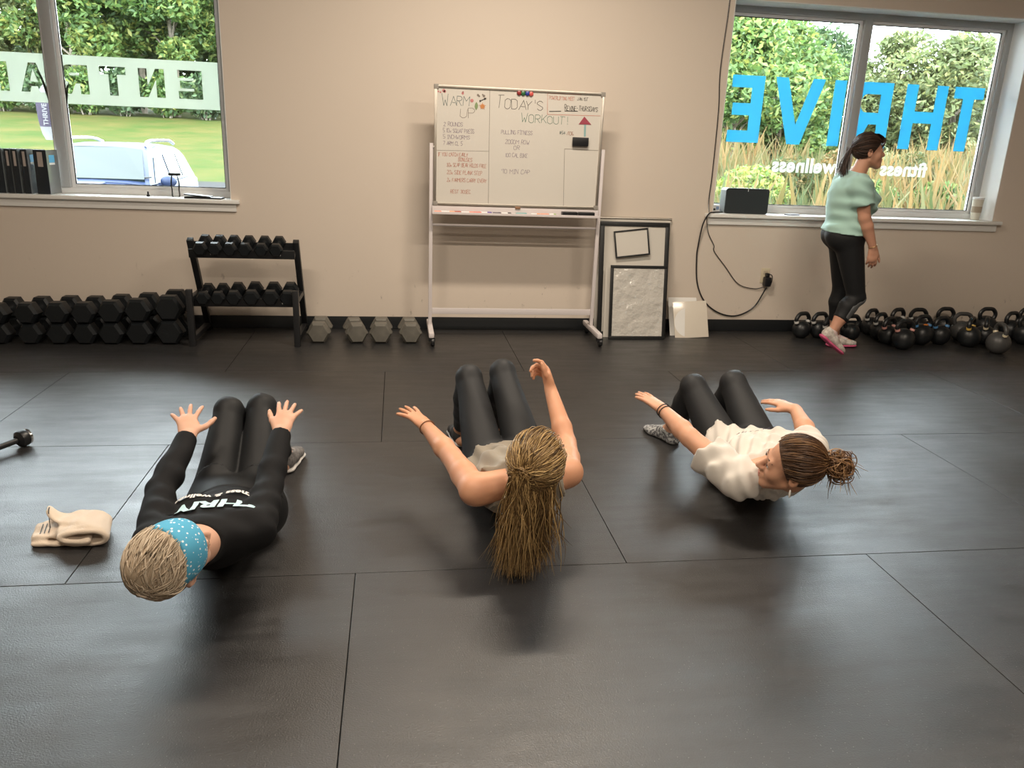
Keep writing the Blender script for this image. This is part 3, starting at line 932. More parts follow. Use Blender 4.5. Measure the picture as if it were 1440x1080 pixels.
# ================================================================ SILL THINGS
M_BINDER = mat('black_binder_vinyl', (0.012, 0.018, 0.024), 0.35)
M_BINDER_G = mat('grey_binder_sleeve', (0.19, 0.21, 0.215), 0.15, spec=0.8)
M_LABEL = mat('pale_spine_label', (0.42, 0.37, 0.34), 0.6)
M_LABEL_B = mat('blue_sticker', (0.10, 0.45, 0.75), 0.5)
def binder(x, wd, label, sticker=None, lean=0.0):
    t = thing('binder', label, 'binder', (x, 6.045, SILL_Z), R(-3), 'binders on the sill')
    h_, d_ = 0.297, 0.17
    MB().box((0, 0, 0), (wd, 0.004, h_), 0.0015).build('spine', M_BINDER, t)
    MB().box((-0.0005, 0.004, 0), (0.003, d_, h_)).build('cover', M_BINDER, t)
    c = MB().box((wd - 0.003, 0.004, 0), (wd + 0.0005, d_, h_)).build('cover', M_BINDER_G, t)
    MB().box((0.006, 0.012, 0.006), (wd - 0.006, d_ - 0.015, h_ - 0.010)).build('pages', M_WHITE_PAPER, t, smooth=False)
    MB().box((wd * 0.3, -0.0012, h_ * 0.62), (wd * 0.7, 0, h_ * 0.95)).build('spine_label', M_LABEL, t, smooth=False)
    if sticker:
        MB().box((wd + 0.0006, 0.035, h_ - 0.085), (wd + 0.0016, 0.115, h_ - 0.035)).build('sticker', M_LABEL_B, c, smooth=False)
        MB().box((wd + 0.0006, 0.035, h_ - 0.10), (wd + 0.0016, 0.115, h_ - 0.086)).build('sticker', M_WHITE_PAPER, c, smooth=False)
    return t
binder(-2.478, 0.085, 'thick black binder with a blue sticker, nearest the window mullion', True)
binder(-2.560, 0.042, 'thin black binder second from the window mullion', True)
binder(-2.618, 0.040, 'thin black binder third from the window mullion')
binder(-2.662, 0.036, 'thin black binder fourth from the window mullion')
binder(-2.760, 0.080, 'thick black binder at the left picture edge')
t = thing('bottle', 'clear small bottle with a flat black cap on the left sill', 'bottle', (-1.585, 6.14, SILL_Z))
MB().lathe([(0, 0), (0.026, 0), (0.03, 0.01), (0.028, 0.05), (0.032, 0.09), (0.028, 0.135), (0.02, 0.15)], 20).build('body', M_CLEAR, t)
MB().lathe([(0.0, 0.15), (0.042, 0.15), (0.043, 0.155), (0.042, 0.168), (0, 0.168)], 20).build('cap', M_BLACK_PLASTIC, t)
t = thing('sunglasses_case', 'flat black folded case lying at the end of the left sill', 'case', (-1.37, 6.06, SILL_Z), R(-6))
MB().box((-0.13, -0.045, 0), (0.13, 0.045, 0.012), 0.004).build('base', M_BLACK_PLASTIC, t)
MB().box((-0.135, -0.04, 0.012), (0.05, 0.04, 0.022), 0.004, Matrix.Rotation(R(4), 4, 'Y')).build('lid', M_BLACK_PLASTIC, t)
t = thing('sill_peg', 'tiny black peg standing on the left sill', 'peg', (-1.765, 6.10, SILL_Z))
MB().lathe([(0, 0), (0.011, 0), (0.011, 0.012), (0.006, 0.016), (0.006, 0.035), (0, 0.036)], 14).build('cap_body', M_BLACK_PLASTIC, t)

M_SPK = mat('speaker_mesh', (0.016, 0.022, 0.026), 0.55, bump=(900, 0.3, 0.001))
M_SPK_SIDE = mat('speaker_grey_shell', (0.33, 0.36, 0.38), 0.4)
t = thing('speaker', 'black wide speaker standing on the right window sill', 'speaker', (2.735, 6.055, SILL_Z), R(-3))
def rrect(w_, h_, r_, n=6):
    p = []
    for (cx, cy, a) in ((w_ / 2 - r_, h_ - r_, 0), (-w_ / 2 + r_, h_ - r_, 90), (-w_ / 2 + r_, r_, 180), (w_ / 2 - r_, r_, 270)):
        p += arc(cx, cy, r_, r_, a, a + 90, n)
    return p
MB().prism(rrect(0.350, 0.196, 0.022), 0.0, 0.012).build('front_grille', M_SPK, t)
MB().prism(rrect(0.350, 0.196, 0.022), 0.012, 0.15, inset_hi=0.95).build('shell', M_SPK_SIDE, t)
MB().box((-0.002, -0.0015, 0.172), (0.002, 0, 0.190)).build('logo_mark', M_WHITE_PLASTIC, t, smooth=False)
t = thing('power_adapter', 'small white device with dark jacks beside the speaker', 'adapter', (2.492, 6.11, SILL_Z), R(8))
MB().box((-0.035, -0.02, 0), (0.04, 0.03, 0.062), 0.006).build('case', M_WHITE_PLASTIC, t)
MB().box((-0.028, -0.023, 0.02), (0.0, -0.018, 0.034), 0.002).build('jack', M_BLACK_PLASTIC, t)
MB().box((0.005, -0.023, 0.025), (0.03, -0.018, 0.05), 0.002).build('display', mat('blue_grey_plastic', (0.2, 0.28, 0.45), 0.4), t)
t = thing('phone', 'dark phone lying on the sill right of the speaker', 'phone', (3.135, 6.07, SILL_Z), R(15))
MB().box((-0.055, -0.03, 0), (0.055, 0.03, 0.009), 0.003).build('case', mat('grey_phone', (0.10, 0.10, 0.12), 0.3), t)
MB().box((-0.05, -0.026, 0.009), (0.05, 0.026, 0.0096)).build('screen', M_BLACK_PLASTIC, t, smooth=False)
t = thing('paper_slip', 'small pale blue slip lying beside the speaker', 'paper', (2.985, 6.05, SILL_Z), R(10))
MB().box((-0.03, -0.02, 0), (0.03, 0.02, 0.003), 0.001).build('sheet', mat('pale_blue_paper', (0.55, 0.68, 0.82), 0.6), t)
t = thing('tumbler', 'pale tumbler with printed bands at the right end of the sill', 'cup', (4.80, 6.135, SILL_Z))
MB().lathe([(0, 0), (0.030, 0), (0.034, 0.01), (0.043, 0.165), (0.043, 0.17), (0, 0.17)], 24).build('cup_body', mat('cream_cup', (0.62, 0.58, 0.48), 0.5), t)
MB().lathe([(0.0445, 0.168), (0.046, 0.172), (0.046, 0.184), (0.0, 0.187)], 24).build('lid', M_WHITE_PLASTIC, t)
MB().lathe([(0.0385, 0.06), (0.0395, 0.06), (0.041, 0.11), (0.040, 0.11)], 24).build('printed_band', mat('brown_print', (0.35, 0.28, 0.2), 0.6), t)

# ================================================================ CABLES AND OUTLET
t = thing('wall_outlet', 'cream wall outlet under the right window', 'outlet', (2.952, WY, 0.462))
MB().box((-0.036, -0.006, -0.06), (0.036, 0, 0.06), 0.003).build('plate', mat('cream_plastic', (0.62, 0.55, 0.40), 0.4), t)
for dz in (-0.026, 0.026):
    MB().box((-0.017, -0.0085, dz - 0.014), (0.017, -0.006, dz + 0.014), 0.003).build('socket', mat('cream_socket', (0.5, 0.44, 0.33), 0.4), t)
t = thing('plug_adapter', 'black plug adapter in the wall outlet', 'plug', (2.962, WY - 0.0086, 0.42))
MB().box((-0.026, -0.05, -0.04), (0.026, 0, 0.035), 0.008).build('adapter_body', M_BLACK_PLASTIC, t)
MB().box((-0.014, -0.035, 0.036), (0.014, 0, 0.066), 0.006).build('plug_head', M_BLACK_PLASTIC, t)
MB().tube(smooth_path([(0.0, -0.03, 0.06), (0.03, -0.035, 0.05), (0.036, -0.035, 0.01), (0.028, -0.03, -0.04)], 5), 0.004, 6).build('lead', M_BLACK_PLASTIC, t)
def cable(label, pts, r_, name='power_cable'):
    m = MB().tube(smooth_path(pts, 8), r_, 6)
    tag(m.build(name, M_BLACK_PLASTIC), label, 'cable')
cable('thick black cable looping from the speaker down to the outlet', [(2.56, 6.10, .952), (2.46, 6.02, .953), (2.40, 5.975, .945), (2.368, 5.995, .86), (2.356, 6.015, .70), (2.355, 6.02, .60), (2.381, 6.02, .40), (2.457, 6.02, .25), (2.588, 6.02, .155), (2.744, 6.02, .13), (2.888, 6.02, .205), (2.968, 6.005, .368)], 0.0055)
cable('thin black cable sagging from the sill to the plug adapter', [(2.47, 6.03, .952), (2.40, 5.972, .948), (2.392, 5.99, .90), (2.43, 6.018, .79), (2.487, 6.02, .697), (2.495, 6.02, .65), (2.603, 6.02, .529), (2.729, 6.02, .393), (2.868, 6.02, .355), (2.945, 6.008, .372)], 0.0032)
cable('thin cable running up the wall beside the right window', [(2.40, 5.978, .955), (2.402, 6.015, 1.05), (2.41, 6.022, 1.25), (2.405, 6.022, 1.7), (2.385, 6.022, 2.0), (2.40, 6.022, 2.45), (2.39, 6.022, 2.8), (2.40, 6.02, CEIL_Z)], 0.0035)

# ================================================================ DUMBBELLS
HEX = [(math.cos(R(60 * k)), math.sin(R(60 * k))) for k in range(6)]
M_DB = mat('black_hex_rubber', (0.008, 0.010, 0.012), 0.45, spec=0.35, bump=(60, 0.1, 0.002))
M_DB_GREY = mat('worn_grey_iron', (0.12, 0.115, 0.10), 0.5, 0.2, noise=(14, (0.19, 0.18, 0.155)), bump=(40, 0.15, 0.002))
ORD = ['first', 'second', 'third', 'fourth', 'fifth', 'sixth', 'seventh', 'eighth']


def dumbbell_mesh(hr, hl, total, m, chrome=True, flare=0.80):
    """head radius, head length, total length; along y, front head at -y"""
    def head(sgn):
        mb = MB()
        y_in, y_out = sgn * (total / 2 - hl), sgn * total / 2
        p = [(a * hr, b * hr) for (a, b) in HEX]
        q = [(a * hr * flare, b * hr * flare) for (a, b) in HEX]
        ys = [y_in, y_in + sgn * hl * 0.16, y_out - sgn * hl * 0.22, y_out]
        rr = [q, p, p, q]
        rings = [[mb.bm.verts.new((a, y, b)) for (a, b) in r_] for y, r_ in zip(ys, rr)]
        for i in range(3):
            for k in range(6):
                mb.bm.faces.new((rings[i][k], rings[i][(k + 1) % 6], rings[i + 1][(k + 1) % 6], rings[i + 1][k]))
        mb.bm.faces.new(rings[0]); mb.bm.faces.new(list(reversed(rings[-1])))
        # raised round boss on the outer face
        return mb.mesh('head', m, True, 25)
    hm = [head(-1), head(1)]
    hb = MB().tube([(0, -(total / 2 - hl), 0), (0, -0.03, 0), (0, 0.03, 0), (0, total / 2 - hl, 0)], [0.013, 0.0165, 0.0165, 0.013], 12).mesh('handle', M_CHROME if chrome else m)
    return hm, hb


_db_cache = {}


def dumbbell(loc, hr, hl, total, m, label, group, chrome=True, tilt=0.0, rz=0.0, name='hex_dumbbell'):
    key = (round(hr, 4), hl, total, m.name)
    if key not in _db_cache:
        _db_cache[key] = dumbbell_mesh(hr, hl, total, m, chrome)
    hm, hb = _db_cache[key]
    t = thing(name, label, 'dumbbell', loc, rz, group)
    t.rotation_euler = (tilt, 0, rz)
    link_mesh('head', hm[0], None, t); link_mesh('head', hm[1], None, t); link_mesh('handle', hb, None, t)
    return t


# two-tier rack
t = thing('dumbbell_rack', 'black two-shelf rack against the wall', 'rack', (0, 0, 0))
for x in (-1.385, -0.69):
    MB().box((x - 0.02, 5.95, 0.0), (x + 0.02, 6.0, 0.04), 0.003).build('foot_cap', M_BLACK_METAL, t)
    MB().box((-0.02, -0.022, 0), (0.02, 0.022, 0.795), 0.003, Matrix.Translation((x, 5.975, 0.0)) @ Matrix.Rotation(R(27), 4, 'X')).build('rear_post', M_BLACK_METAL, t)
    MB().box((x - 0.02, 5.46, 0.0), (x + 0.02, 5.50, 0.39), 0.003).build('front_leg', M_BLACK_METAL, t)
    MB().box((x - 0.018, 5.50, 0.03), (x + 0.018, 5.95, 0.065), 0.003).build('foot_bar', M_BLACK_METAL, t)
    MB().box((x - 0.018, 5.50, 0.30), (x + 0.018, 5.83, 0.335), 0.003).build('shelf_bracket', M_BLACK_METAL, t)
def shelf(yc, zc, tilt, half):
    M = Matrix.Translation((-1.0375, yc, zc)) @ Matrix.Rotation(tilt, 4, 'X')
    MB().box((-0.345, -half, -0.03), (0.345, -half + 0.012, 0.030), 0.002, M).build('shelf_rail', M_BLACK_METAL, t)
    MB().box((-0.345, half - 0.012, -0.03), (0.345, half, 0.030), 0.002, M).build('shelf_rail', M_BLACK_METAL, t)
    MB().box((-0.345, -half + 0.012, -0.022), (0.345, half - 0.012, -0.012), 0.001, M).build('shelf_tray', M_BLACK_METAL, t)
    for xx in (-0.2, 0.03, 0.25):
        MB().cyl(M @ Vector((xx, -half - 0.004, 0.0)), M @ Vector((xx, -half + 0.001, 0.0)), 0.006).build('bolt', M_CHROME, t)
shelf(5.62, 0.640, R(12), 0.085)
shelf(5.645, 0.305, R(10), 0.095)
for k, x in enumerate((-1.302, -1.208, -1.112, -1.014, -0.909, -0.812)):
    dumbbell((x, 5.61, 0.675), 0.046, 0.062, 0.235, M_DB, '%s black hex dumbbell from the left on the top rack shelf' % ORD[k], 'dumbbells on the two-tier rack', tilt=R(10))
for k, (x, hr) in enumerate(zip((-1.312, -1.213, -1.110, -0.993, -0.866, -0.750), (0.046, 0.047, 0.052, 0.056, 0.056, 0.056))):
    dumbbell((x, 5.63, 0.305 + 0.022 + hr * 0.75 - 0.025), hr, 0.07, 0.245, M_DB, '%s black hex dumbbell from the left on the lower rack shelf' % ORD[k], 'dumbbells on the two-tier rack', tilt=R(9))
# row of big ones on the floor with a second row stacked on it
HS = [0.076, 0.078, 0.080, 0.080, 0.084, 0.088, 0.095]
for k in range(7):
    hr = HS[k]
    xl = (-2.62, -2.434, -2.253, -2.083, -1.915, -1.737, -1.545)[k]
    fz = hr * math.sin(R(60))
    dumbbell((xl, 5.665, fz), hr, 0.115, 0.33, M_DB, '%s large black hex dumbbell from the left in the bottom row' % ORD[k], 'big dumbbells stacked by the wall', rz=R(rng.uniform(-3, 3)))
    xt = (-2.623, -2.436, -2.25, -2.085, -1.912, -1.735, -1.545)[k]
    dumbbell((xt, 5.67, 2 * fz + hr * 0.866 + 0.002), hr, 0.115, 0.33, M_DB, '%s large black hex dumbbell from the left in the top row' % ORD[k], 'big dumbbells stacked by the wall', rz=R(rng.uniform(-3, 3)))
for k, (x, hr, rz) in enumerate(zip((-0.556, -0.305, -0.120, 0.088), (0.083, 0.080, 0.082, 0.082), (0, 9, 0, 3))):
    dumbbell((x, 5.70, hr * 0.866), hr, 0.10, 0.28, M_DB_GREY, ['worn grey hex dumbbell standing alone beside the black rack', 'worn grey hex dumbbell set askew, second from the black rack', 'worn grey hex dumbbell third from the black rack', 'worn grey hex dumbbell nearest the whiteboard stand'][k], 'grey dumbbells on the floor', chrome=False, rz=R(rz))

# ================================================================ KETTLEBELLS
M_KB = mat('black_cast_iron', (0.011, 0.013, 0.015), 0.38, bump=(80, 0.12, 0.002))
M_KB_STEEL = mat('worn_kettlebell_grey', (0.06, 0.06, 0.06), 0.4, bump=(80, 0.12, 0.002))
BAND = {c: mat(c + '_band', v, 0.45) for c, v in dict(white=(0.7, 0.7, 0.68), pink=(0.72, 0.36, 0.32), blue=(0.10, 0.28, 0.55), yellow=(0.75, 0.5, 0.12), orange=(0.8, 0.25, 0.04), cream=(0.7, 0.62, 0.45)).items()}
_kb = {}
def kettlebell(x, y, r_, band, rz, label, sticker=False, steel=False):
    key = round(r_, 4)
    if key not in _kb:
        prof = [(0, 0.0)] + [(r_ * math.cos(a), r_ * 0.93 + r_ * math.sin(a)) for a in [R(v) for v in range(-66, 91, 12)]]
        prof[1] = (prof[1][0], 0.0)
        prof[-1] = (0, prof[-1][1])
        body = MB().lathe(prof, 24).mesh('body')
        hw, zt = 0.060 + r_ * 0.12, r_ * 1.93 + 0.058
        zb = r_ * 1.55
        path = smooth_path([(-hw * 0.80, 0, zb), (-hw, 0, zb + 0.035), (-hw * 0.93, 0, zt - 0.03), (-hw * 0.55, 0, zt - 0.004), (0, 0, zt), (hw * 0.55, 0, zt - 0.004), (hw * 0.93, 0, zt - 0.03), (hw, 0, zb + 0.035), (hw * 0.80, 0, zb)], 5)
        hd = MB().tube(path, 0.0165, 10).mesh('handle')
        bands = []
        for s in (-1, 1):
            bands.append(MB().tube([(s * hw * 0.90, 0, zb + 0.012), (s * hw * 0.985, 0, zb + 0.028)], 0.0185, 12).mesh('colour_band'))
        _kb[key] = (body, hd, bands, zt)
    body, hd, bands, zt = _kb[key]
    t = thing('kettlebell', label, 'kettlebell', (x, y, 0), R(rz), 'kettlebells along the wall')
    km = M_KB_STEEL if steel else M_KB
    for nm, me_ in (('body', body), ('handle', hd)):
        if not me_.materials: me_.materials.append(M_KB)
        o = link_mesh(nm, me_, None, t)
        o.material_slots[0].link = 'OBJECT'; o.material_slots[0].material = km
    if band:
        for me_ in bands:
            if not me_.materials: me_.materials.append(BAND['white'])
            o = link_mesh('colour_band', me_, None, t)
            o.material_slots[0].link = 'OBJECT'; o.material_slots[0].material = BAND[band]
    if sticker:
        MB().ball((0.01, -0.02, r_ * 1.86), (0.026, 0.014, 0.008), 6).build('sticker', BAND['orange'], t)
KB = [
    (3.216, 5.811, .072, 'white', 20, 'small black kettlebell with a white band, leftmost along the wall'),
    (3.368, 5.812, .072, 'white', 15, 'small black kettlebell with a white band, behind the heel of the woman standing'),
    (3.378, 5.660, .072, 'white', 20, 'small black kettlebell with a white band, closest behind the lifted shoe'),
    (3.593, 5.727, .072, None, 10, 'plain small kettlebell half hidden behind the flat standing shoe'),
    (3.894, 5.934, .076, 'white', 25, 'black kettlebell at the back left corner of the big group'),
    (3.872, 5.775, .076, 'white', 25, 'black kettlebell second from the wall at the left of the big group'),
    (3.847, 5.617, .076, 'pink', 25, 'black kettlebell with pink bands, third from the wall at the left of the big group'),
    (3.870, 5.451, .084, 'pink', 5, 'black kettlebell with pink bands standing foremost at the left of the big group'),
    (4.098, 5.896, .084, 'white', 20, 'black kettlebell against the wall behind the pink banded ones'),
    (4.289, 5.902, .084, 'white', 0, 'black kettlebell against the wall behind the orange sticker one'),
    (4.122, 5.601, .087, 'blue', 10, 'black kettlebell with blue bands and an orange sticker'),
    (4.296, 5.614, .080, 'blue', 15, 'black kettlebell with blue bands right of the orange sticker one'),
    (4.552, 5.923, .087, None, 0, 'plain black kettlebell against the wall right of the blue banded pair'),
    (4.581, 5.746, .084, None, -10, 'plain grey kettlebell in the middle of the big group'),
    (4.496, 5.537, .087, 'yellow', 40, 'black kettlebell with yellow bands and a turned handle'),
    (4.693, 5.616, .080, 'cream', 50, 'black kettlebell with cream bands behind the foremost right one'),
    (4.919, 5.898, .091, None, 0, 'large black kettlebell against the wall right of the cream banded one'),
    (4.587, 5.329, .087, 'cream', 80, 'grey kettlebell with a cream band standing foremost on the right'),
    (5.072, 5.798, .084, None, 15, 'plain black kettlebell second from the right picture edge'),
    (5.059, 5.616, .091, None, 0, 'plain black kettlebell in front at the right picture edge'),
    (5.315, 5.919, .091, None, 0, 'large plain kettlebell in the back at the right picture edge')]
for i, (x, y, r_, b_, rz, lb) in enumerate(KB):
    kettlebell(x, y, r_, b_, rz, lb, sticker=(i == 10), steel=i in (13, 17))

# ================================================================ WHITEBOARD ON WHEELS
M_BOARD = mat('whiteboard_enamel', (0.64, 0.61, 0.555), 0.28, spec=0.4)
M_STANDW = mat('pale_stand_paint', (0.68, 0.63, 0.63), 0.4)
BY = 5.742
wb = thing('mobile_whiteboard', 'white dry-erase board covered in handwriting on a wheeled stand', 'whiteboard', (0, 0, 0))
bx0, bx1, bz0, bz1 = 0.255, 1.447, 0.970, 1.772
panel = MB().box((bx0 + 0.012, BY, bz0 + 0.012), (bx1 - 0.012, BY + 0.014, bz1 - 0.012)).build('board_panel', M_BOARD, wb, smooth=False)
for lo, hi in (((bx0, BY - 0.008, bz1 - 0.018), (bx1, BY + 0.018, bz1)), ((bx0, BY - 0.008, bz0), (bx1, BY + 0.018, bz0 + 0.018)), ((bx0, BY - 0.008, bz0 + 0.018), (bx0 + 0.018, BY + 0.018, bz1 - 0.018)), ((bx1 - 0.018, BY - 0.008, bz0 + 0.018), (bx1, BY + 0.018, bz1 - 0.018))):
    MB().box(lo, hi, 0.003).build('frame_rail', M_ALU, wb)
M_CORNER = mat('grey_corner_cap', (0.28, 0.26, 0.23), 0.5)
for cx in (bx0 + 0.012, bx1 - 0.012):
    for cz in (bz0 + 0.012, bz1 - 0.012):
        MB().box((cx - 0.016, BY - 0.010, cz - 0.016), (cx + 0.016, BY + 0.020, cz + 0.016), 0.004).build('corner_cap', M_CORNER, wb)
for s, px_ in ((-1, 0.238), (1, 1.466)):
    MB().box((px_ - 0.013, 5.752, 0.10), (px_ + 0.013, 5.782, 1.39), 0.003).build('post', M_STANDW, wb)
    MB().cyl((px_ - s * 0.012, 5.767, 1.36), (px_ - s * 0.035, 5.767, 1.36), 0.012).build('pivot_bolt', M_CHROME, wb)
    fb = MB().box((px_ - 0.02, 5.47, 0.062), (px_ + 0.02, 5.96, 0.10), 0.012).build('foot', M_STANDW, wb)
    for cy in (5.50, 5.93):
        c = MB().lathe([(0, -0.013), (0.027, -0.013), (0.031, -0.008), (0.031, 0.008), (0.027, 0.013), (0, 0.013)], 20, Matrix.Translation((px_ + 0.010, cy, 0.031)) @ Matrix.Rotation(R(90), 4, 'Y')).build('caster', M_BLACK_PLASTIC, wb)
        MB().box((px_ - 0.018, cy - 0.022, 0.036), (px_ + 0.026, cy + 0.022, 0.064), 0.004).build('caster_fork', M_BLACK_PLASTIC, c)
MB().box((0.251, 5.757, 0.178), (1.453, 5.777, 0.222), 0.004).build('lower_crossbar', M_STANDW, wb)
MB().cyl((0.251, 5.775, 0.829), (1.453, 5.775, 0.829), 0.009).build('upper_crossbar', M_STANDW, wb)
m = MB().box((0.245, 5.672, 0.912), (1.455, 5.738, 0.918), 0.002).box((0.245, 5.668, 0.912), (1.455, 5.673, 0.930), 0.002).box((0.245, 5.735, 0.912), (1.455, 5.741, 0.965), 0.002)
m.build('marker_tray', M_STANDW, wb)
MB().box((0.84, BY - 0.016, 0.958), (0.878, BY - 0.008, 0.974), 0.002).build('latch', mat('brass_latch', (0.35, 0.2, 0.12), 0.4, 0.5), wb)

# --- single-stroke handwriting
SF = {
 'A': '00 26 40|12 32', 'B': '00 06 26 35 24 03|23 32 31 20 00', 'C': '35 26 16 05 01 10 20 31', 'D': '00 06 26 35 31 20 00', 'E': '36 06 00 30|03 23',
 'F': '36 06 00|03 23', 'G': '35 26 16 05 01 10 20 31 33 23', 'H': '00 06|30 36|03 33', 'I': '10 16|06 26|00 20', 'J': '26 21 10 01', 'K': '00 06|36 02|13 30', 'L': '06 00 30',
 'M': '00 06 23 46 40', 'N': '00 06 30 36', 'O': '16 05 01 10 20 31 35 26 16', 'P': '00 06 26 35 34 23 03', 'Q': '16 05 01 10 20 31 35 26 16|22 40', 'R': '00 06 26 35 34 23 03|13 30',
 'S': '35 26 16 05 04 32 31 20 10 01', 'T': '06 36|16 10', 'U': '06 01 10 20 31 36', 'V': '06 20 36', 'W': '06 10 23 30 46', 'X': '00 36|06 30', 'Y': '06 13 36|13 10', 'Z': '06 36 00 30',
 '0': '16 05 01 10 20 31 35 26 16', '1': '05 16 10', '2': '05 16 26 35 00 30', '3': '05 16 26 35 23 13|23 32 20 10 01', '4': '26 02 32|20 25', '5': '36 06 03 23 32 31 20 00', '6': '26 05 01 10 20 31 22 02', '7': '06 36 10', '8': '13 04 16 26 35 13 02 10 20 31 23', '9': '33 04 16 26 35 30',
 'x': '00 33|03 30', '-': '03 23', "'": '16 14', '!': '16 12|11 10', '/': '00 36', '.': '10 11', '#': '10 16|30 36|02 42|04 44', 'm': '00 03 13 10|13 23 20', '*': '22 24|13 33', ' ': ''}


def handwriting(txt, x0, z0, x1, h_, m, wid=0.0011, y=None, jit=0.09, z1=None, first=None):
    """one written line from (x0,z0) to (x1,z1), cap height h_"""
    rs_ = random.Random(hash(txt) % 1000 if False else sum(map(ord, txt)))
    y = BY - 0.0012 if y is None else y
    z1 = z0 if z1 is None else z1
    adv = []
    for c in txt:
        adv.append(0.55 if c in "'!.I1/" else (1.25 if c in 'MW' else (0.7 if c == ' ' else 1.0)))
    unit = (x1 - x0) / sum(adv)
    mb = MB(); x = x0
    for i, c in enumerate(txt):
        f = (x - x0) / max(1e-6, x1 - x0)
        hh_ = h_ * (first if (first and i == 0) else 1.0) * (1 + rs_.uniform(-0.08, 0.08))
        gw = unit * adv[i] * 0.78 / (4 if c in 'MW#' else 3 if c not in "'!.I1/" else 2)
        dz = rs_.uniform(-0.05, 0.05) * h_
        sh = rs_.uniform(-0.06, 0.10)
        for poly in SF.get(c, '').split('|'):
            pts = [(int(q[0]), int(q[1])) for q in poly.split()]
            if len(pts) < 2: continue
            P2 = []
            for (a, b) in pts:
                zz = b / 6 * hh_
                P2.append((x + a * gw + zz * sh + rs_.uniform(-jit, jit) * gw, z0 + (z1 - z0) * f + dz + zz + rs_.uniform(-jit, jit) * hh_ / 7))
            for (p, q) in zip(P2[:-1], P2[1:]):
                dx, dzv = q[0] - p[0], q[1] - p[1]; ln = math.hypot(dx, dzv) + 1e-9
                ux, uz = dx / ln * wid * 0.5, dzv / ln * wid * 0.5
                nxv, nz = -dzv / ln * wid, dx / ln * wid
                a = (p[0] - ux, p[1] - uz); b2 = (q[0] + ux, q[1] + uz)
                mb.quad((a[0] - nxv, y, a[1] - nz), (b2[0] - nxv, y, b2[1] - nz), (b2[0] + nxv, y, b2[1] + nz), (a[0] + nxv, y, a[1] + nz))
        x += unit * adv[i]
    return mb.build('handwriting', m, panel, smooth=False)


INK = {k: mat(k + '_marker_ink', v, 0.6) for k, v in dict(teal=(0.06, 0.12, 0.12), violet=(0.28, 0.23, 0.29), red=(0.55, 0.22, 0.16), black=(0.05, 0.045, 0.04), green=(0.10, 0.22, 0.16), brown=(0.35, 0.14, 0.08), grey=(0.22, 0.19, 0.16)).items()}
hw = handwriting
hw('WARM', .309, 1.640, .505, .058, INK['teal'], .0013, first=1.25)
hw('UP', .432, 1.562, .548, .062, INK['grey'], .0013)
hw('2 ROUNDS', .320, 1.507, .455, .026, INK['violet'])
hw('5 10x SQUAT PRESS', .316, 1.464, .535, .026, INK['violet'])
hw('5 INCHWORMS', .318, 1.423, .505, .026, INK['violet'])
hw('7 ARM CL 5', .318, 1.380, .455, .026, INK['violet'])
hw('IF YOU CATCH EARLY', .284, 1.306, .495, .024, INK['red'])
hw('BONUSES', .425, 1.274, .525, .024, INK['red'])
hw('30x SCAP BEAR HOLDS FREE', .345, 1.236, .625, .024, INK['red'])
hw('20x SIDE PLANK STEP', .348, 1.185, .597, .026, INK['red'])
hw('2x FARMERS CARRY EVERY', .348, 1.134, .632, .024, INK['red'])
hw('REST 30SEC', .375, 1.055, .52, .024, INK['red'])
hw("TODAY'S", .688, 1.640, 1.02, .062, INK['black'], .0014, first=1.35, z1=1.634)
hw('WORKOUT!', .858, 1.552, 1.205, .052, INK['green'], .0014, first=1.25)
hw('PULLING FITNESS', .722, 1.470, .945, .026, INK['violet'])
hw('2000M ROW', .753, 1.405, .928, .028, INK['violet'])
hw('OR', .815, 1.366, .86, .026, INK['violet'])
hw('100 CAL BIKE', .757, 1.316, .917, .026, INK['violet'])
hw("'10 MIN CAP", .73, 1.203, .94, .030, INK['violet'])
hw('POWERLIFTING MEET', 1.052, 1.712, 1.235, .022, INK['red'])
hw("JAN 1ST", 1.25, 1.714, 1.33, .020, INK['black'])
hw('REVINE-THURSDAYS', 1.165, 1.645, 1.405, .030, INK['black'], .0014, first=1.3)
hw('#54', 1.138, 1.484, 1.180, .020, INK['teal'])
hw('/106', 1.190, 1.480, 1.243, .024, INK['brown'])
def strokes(pts_list, m, wid, name='marker_line'):
    mb = MB()
    y = BY - 0.0011
    for (a, b) in pts_list:
        dx, dz = b[0] - a[0], b[1] - a[1]; ln = math.hypot(dx, dz)
        nxv, nz = -dz / ln * wid / 2, dx / ln * wid / 2
        mb.quad((a[0] - nxv, y, a[1] - nz), (b[0] - nxv, y, b[1] - nz), (b[0] + nxv, y, b[1] + nz), (a[0] + nxv, y, a[1] + nz))
    return mb.build(name, m, panel, smooth=False)
strokes([((.634, 1.753), (.646, .99))], INK['grey'], .0028)
strokes([((.27, 1.343), (.638, 1.349))], INK['grey'], .0018)
strokes([((1.038, 1.752), (1.044, 1.612)), ((1.044, 1.612), (1.425, 1.618)), ((1.038, 1.752), (1.28, 1.752))], INK['red'], .003)
strokes([((1.18, 1.386), (1.427, 1.383)), ((1.18, 1.386), (1.194, .99))], INK['grey'], .0026)
strokes([((1.055, 1.632), (1.14, 1.637)), ((1.165, 1.640), (1.26, 1.642))], INK['black'], .005)
strokes([((1.318, 1.555), (1.321, 1.474))], mat('pale_teal_ink', (0.25, 0.42, 0.42), 0.6), .014)
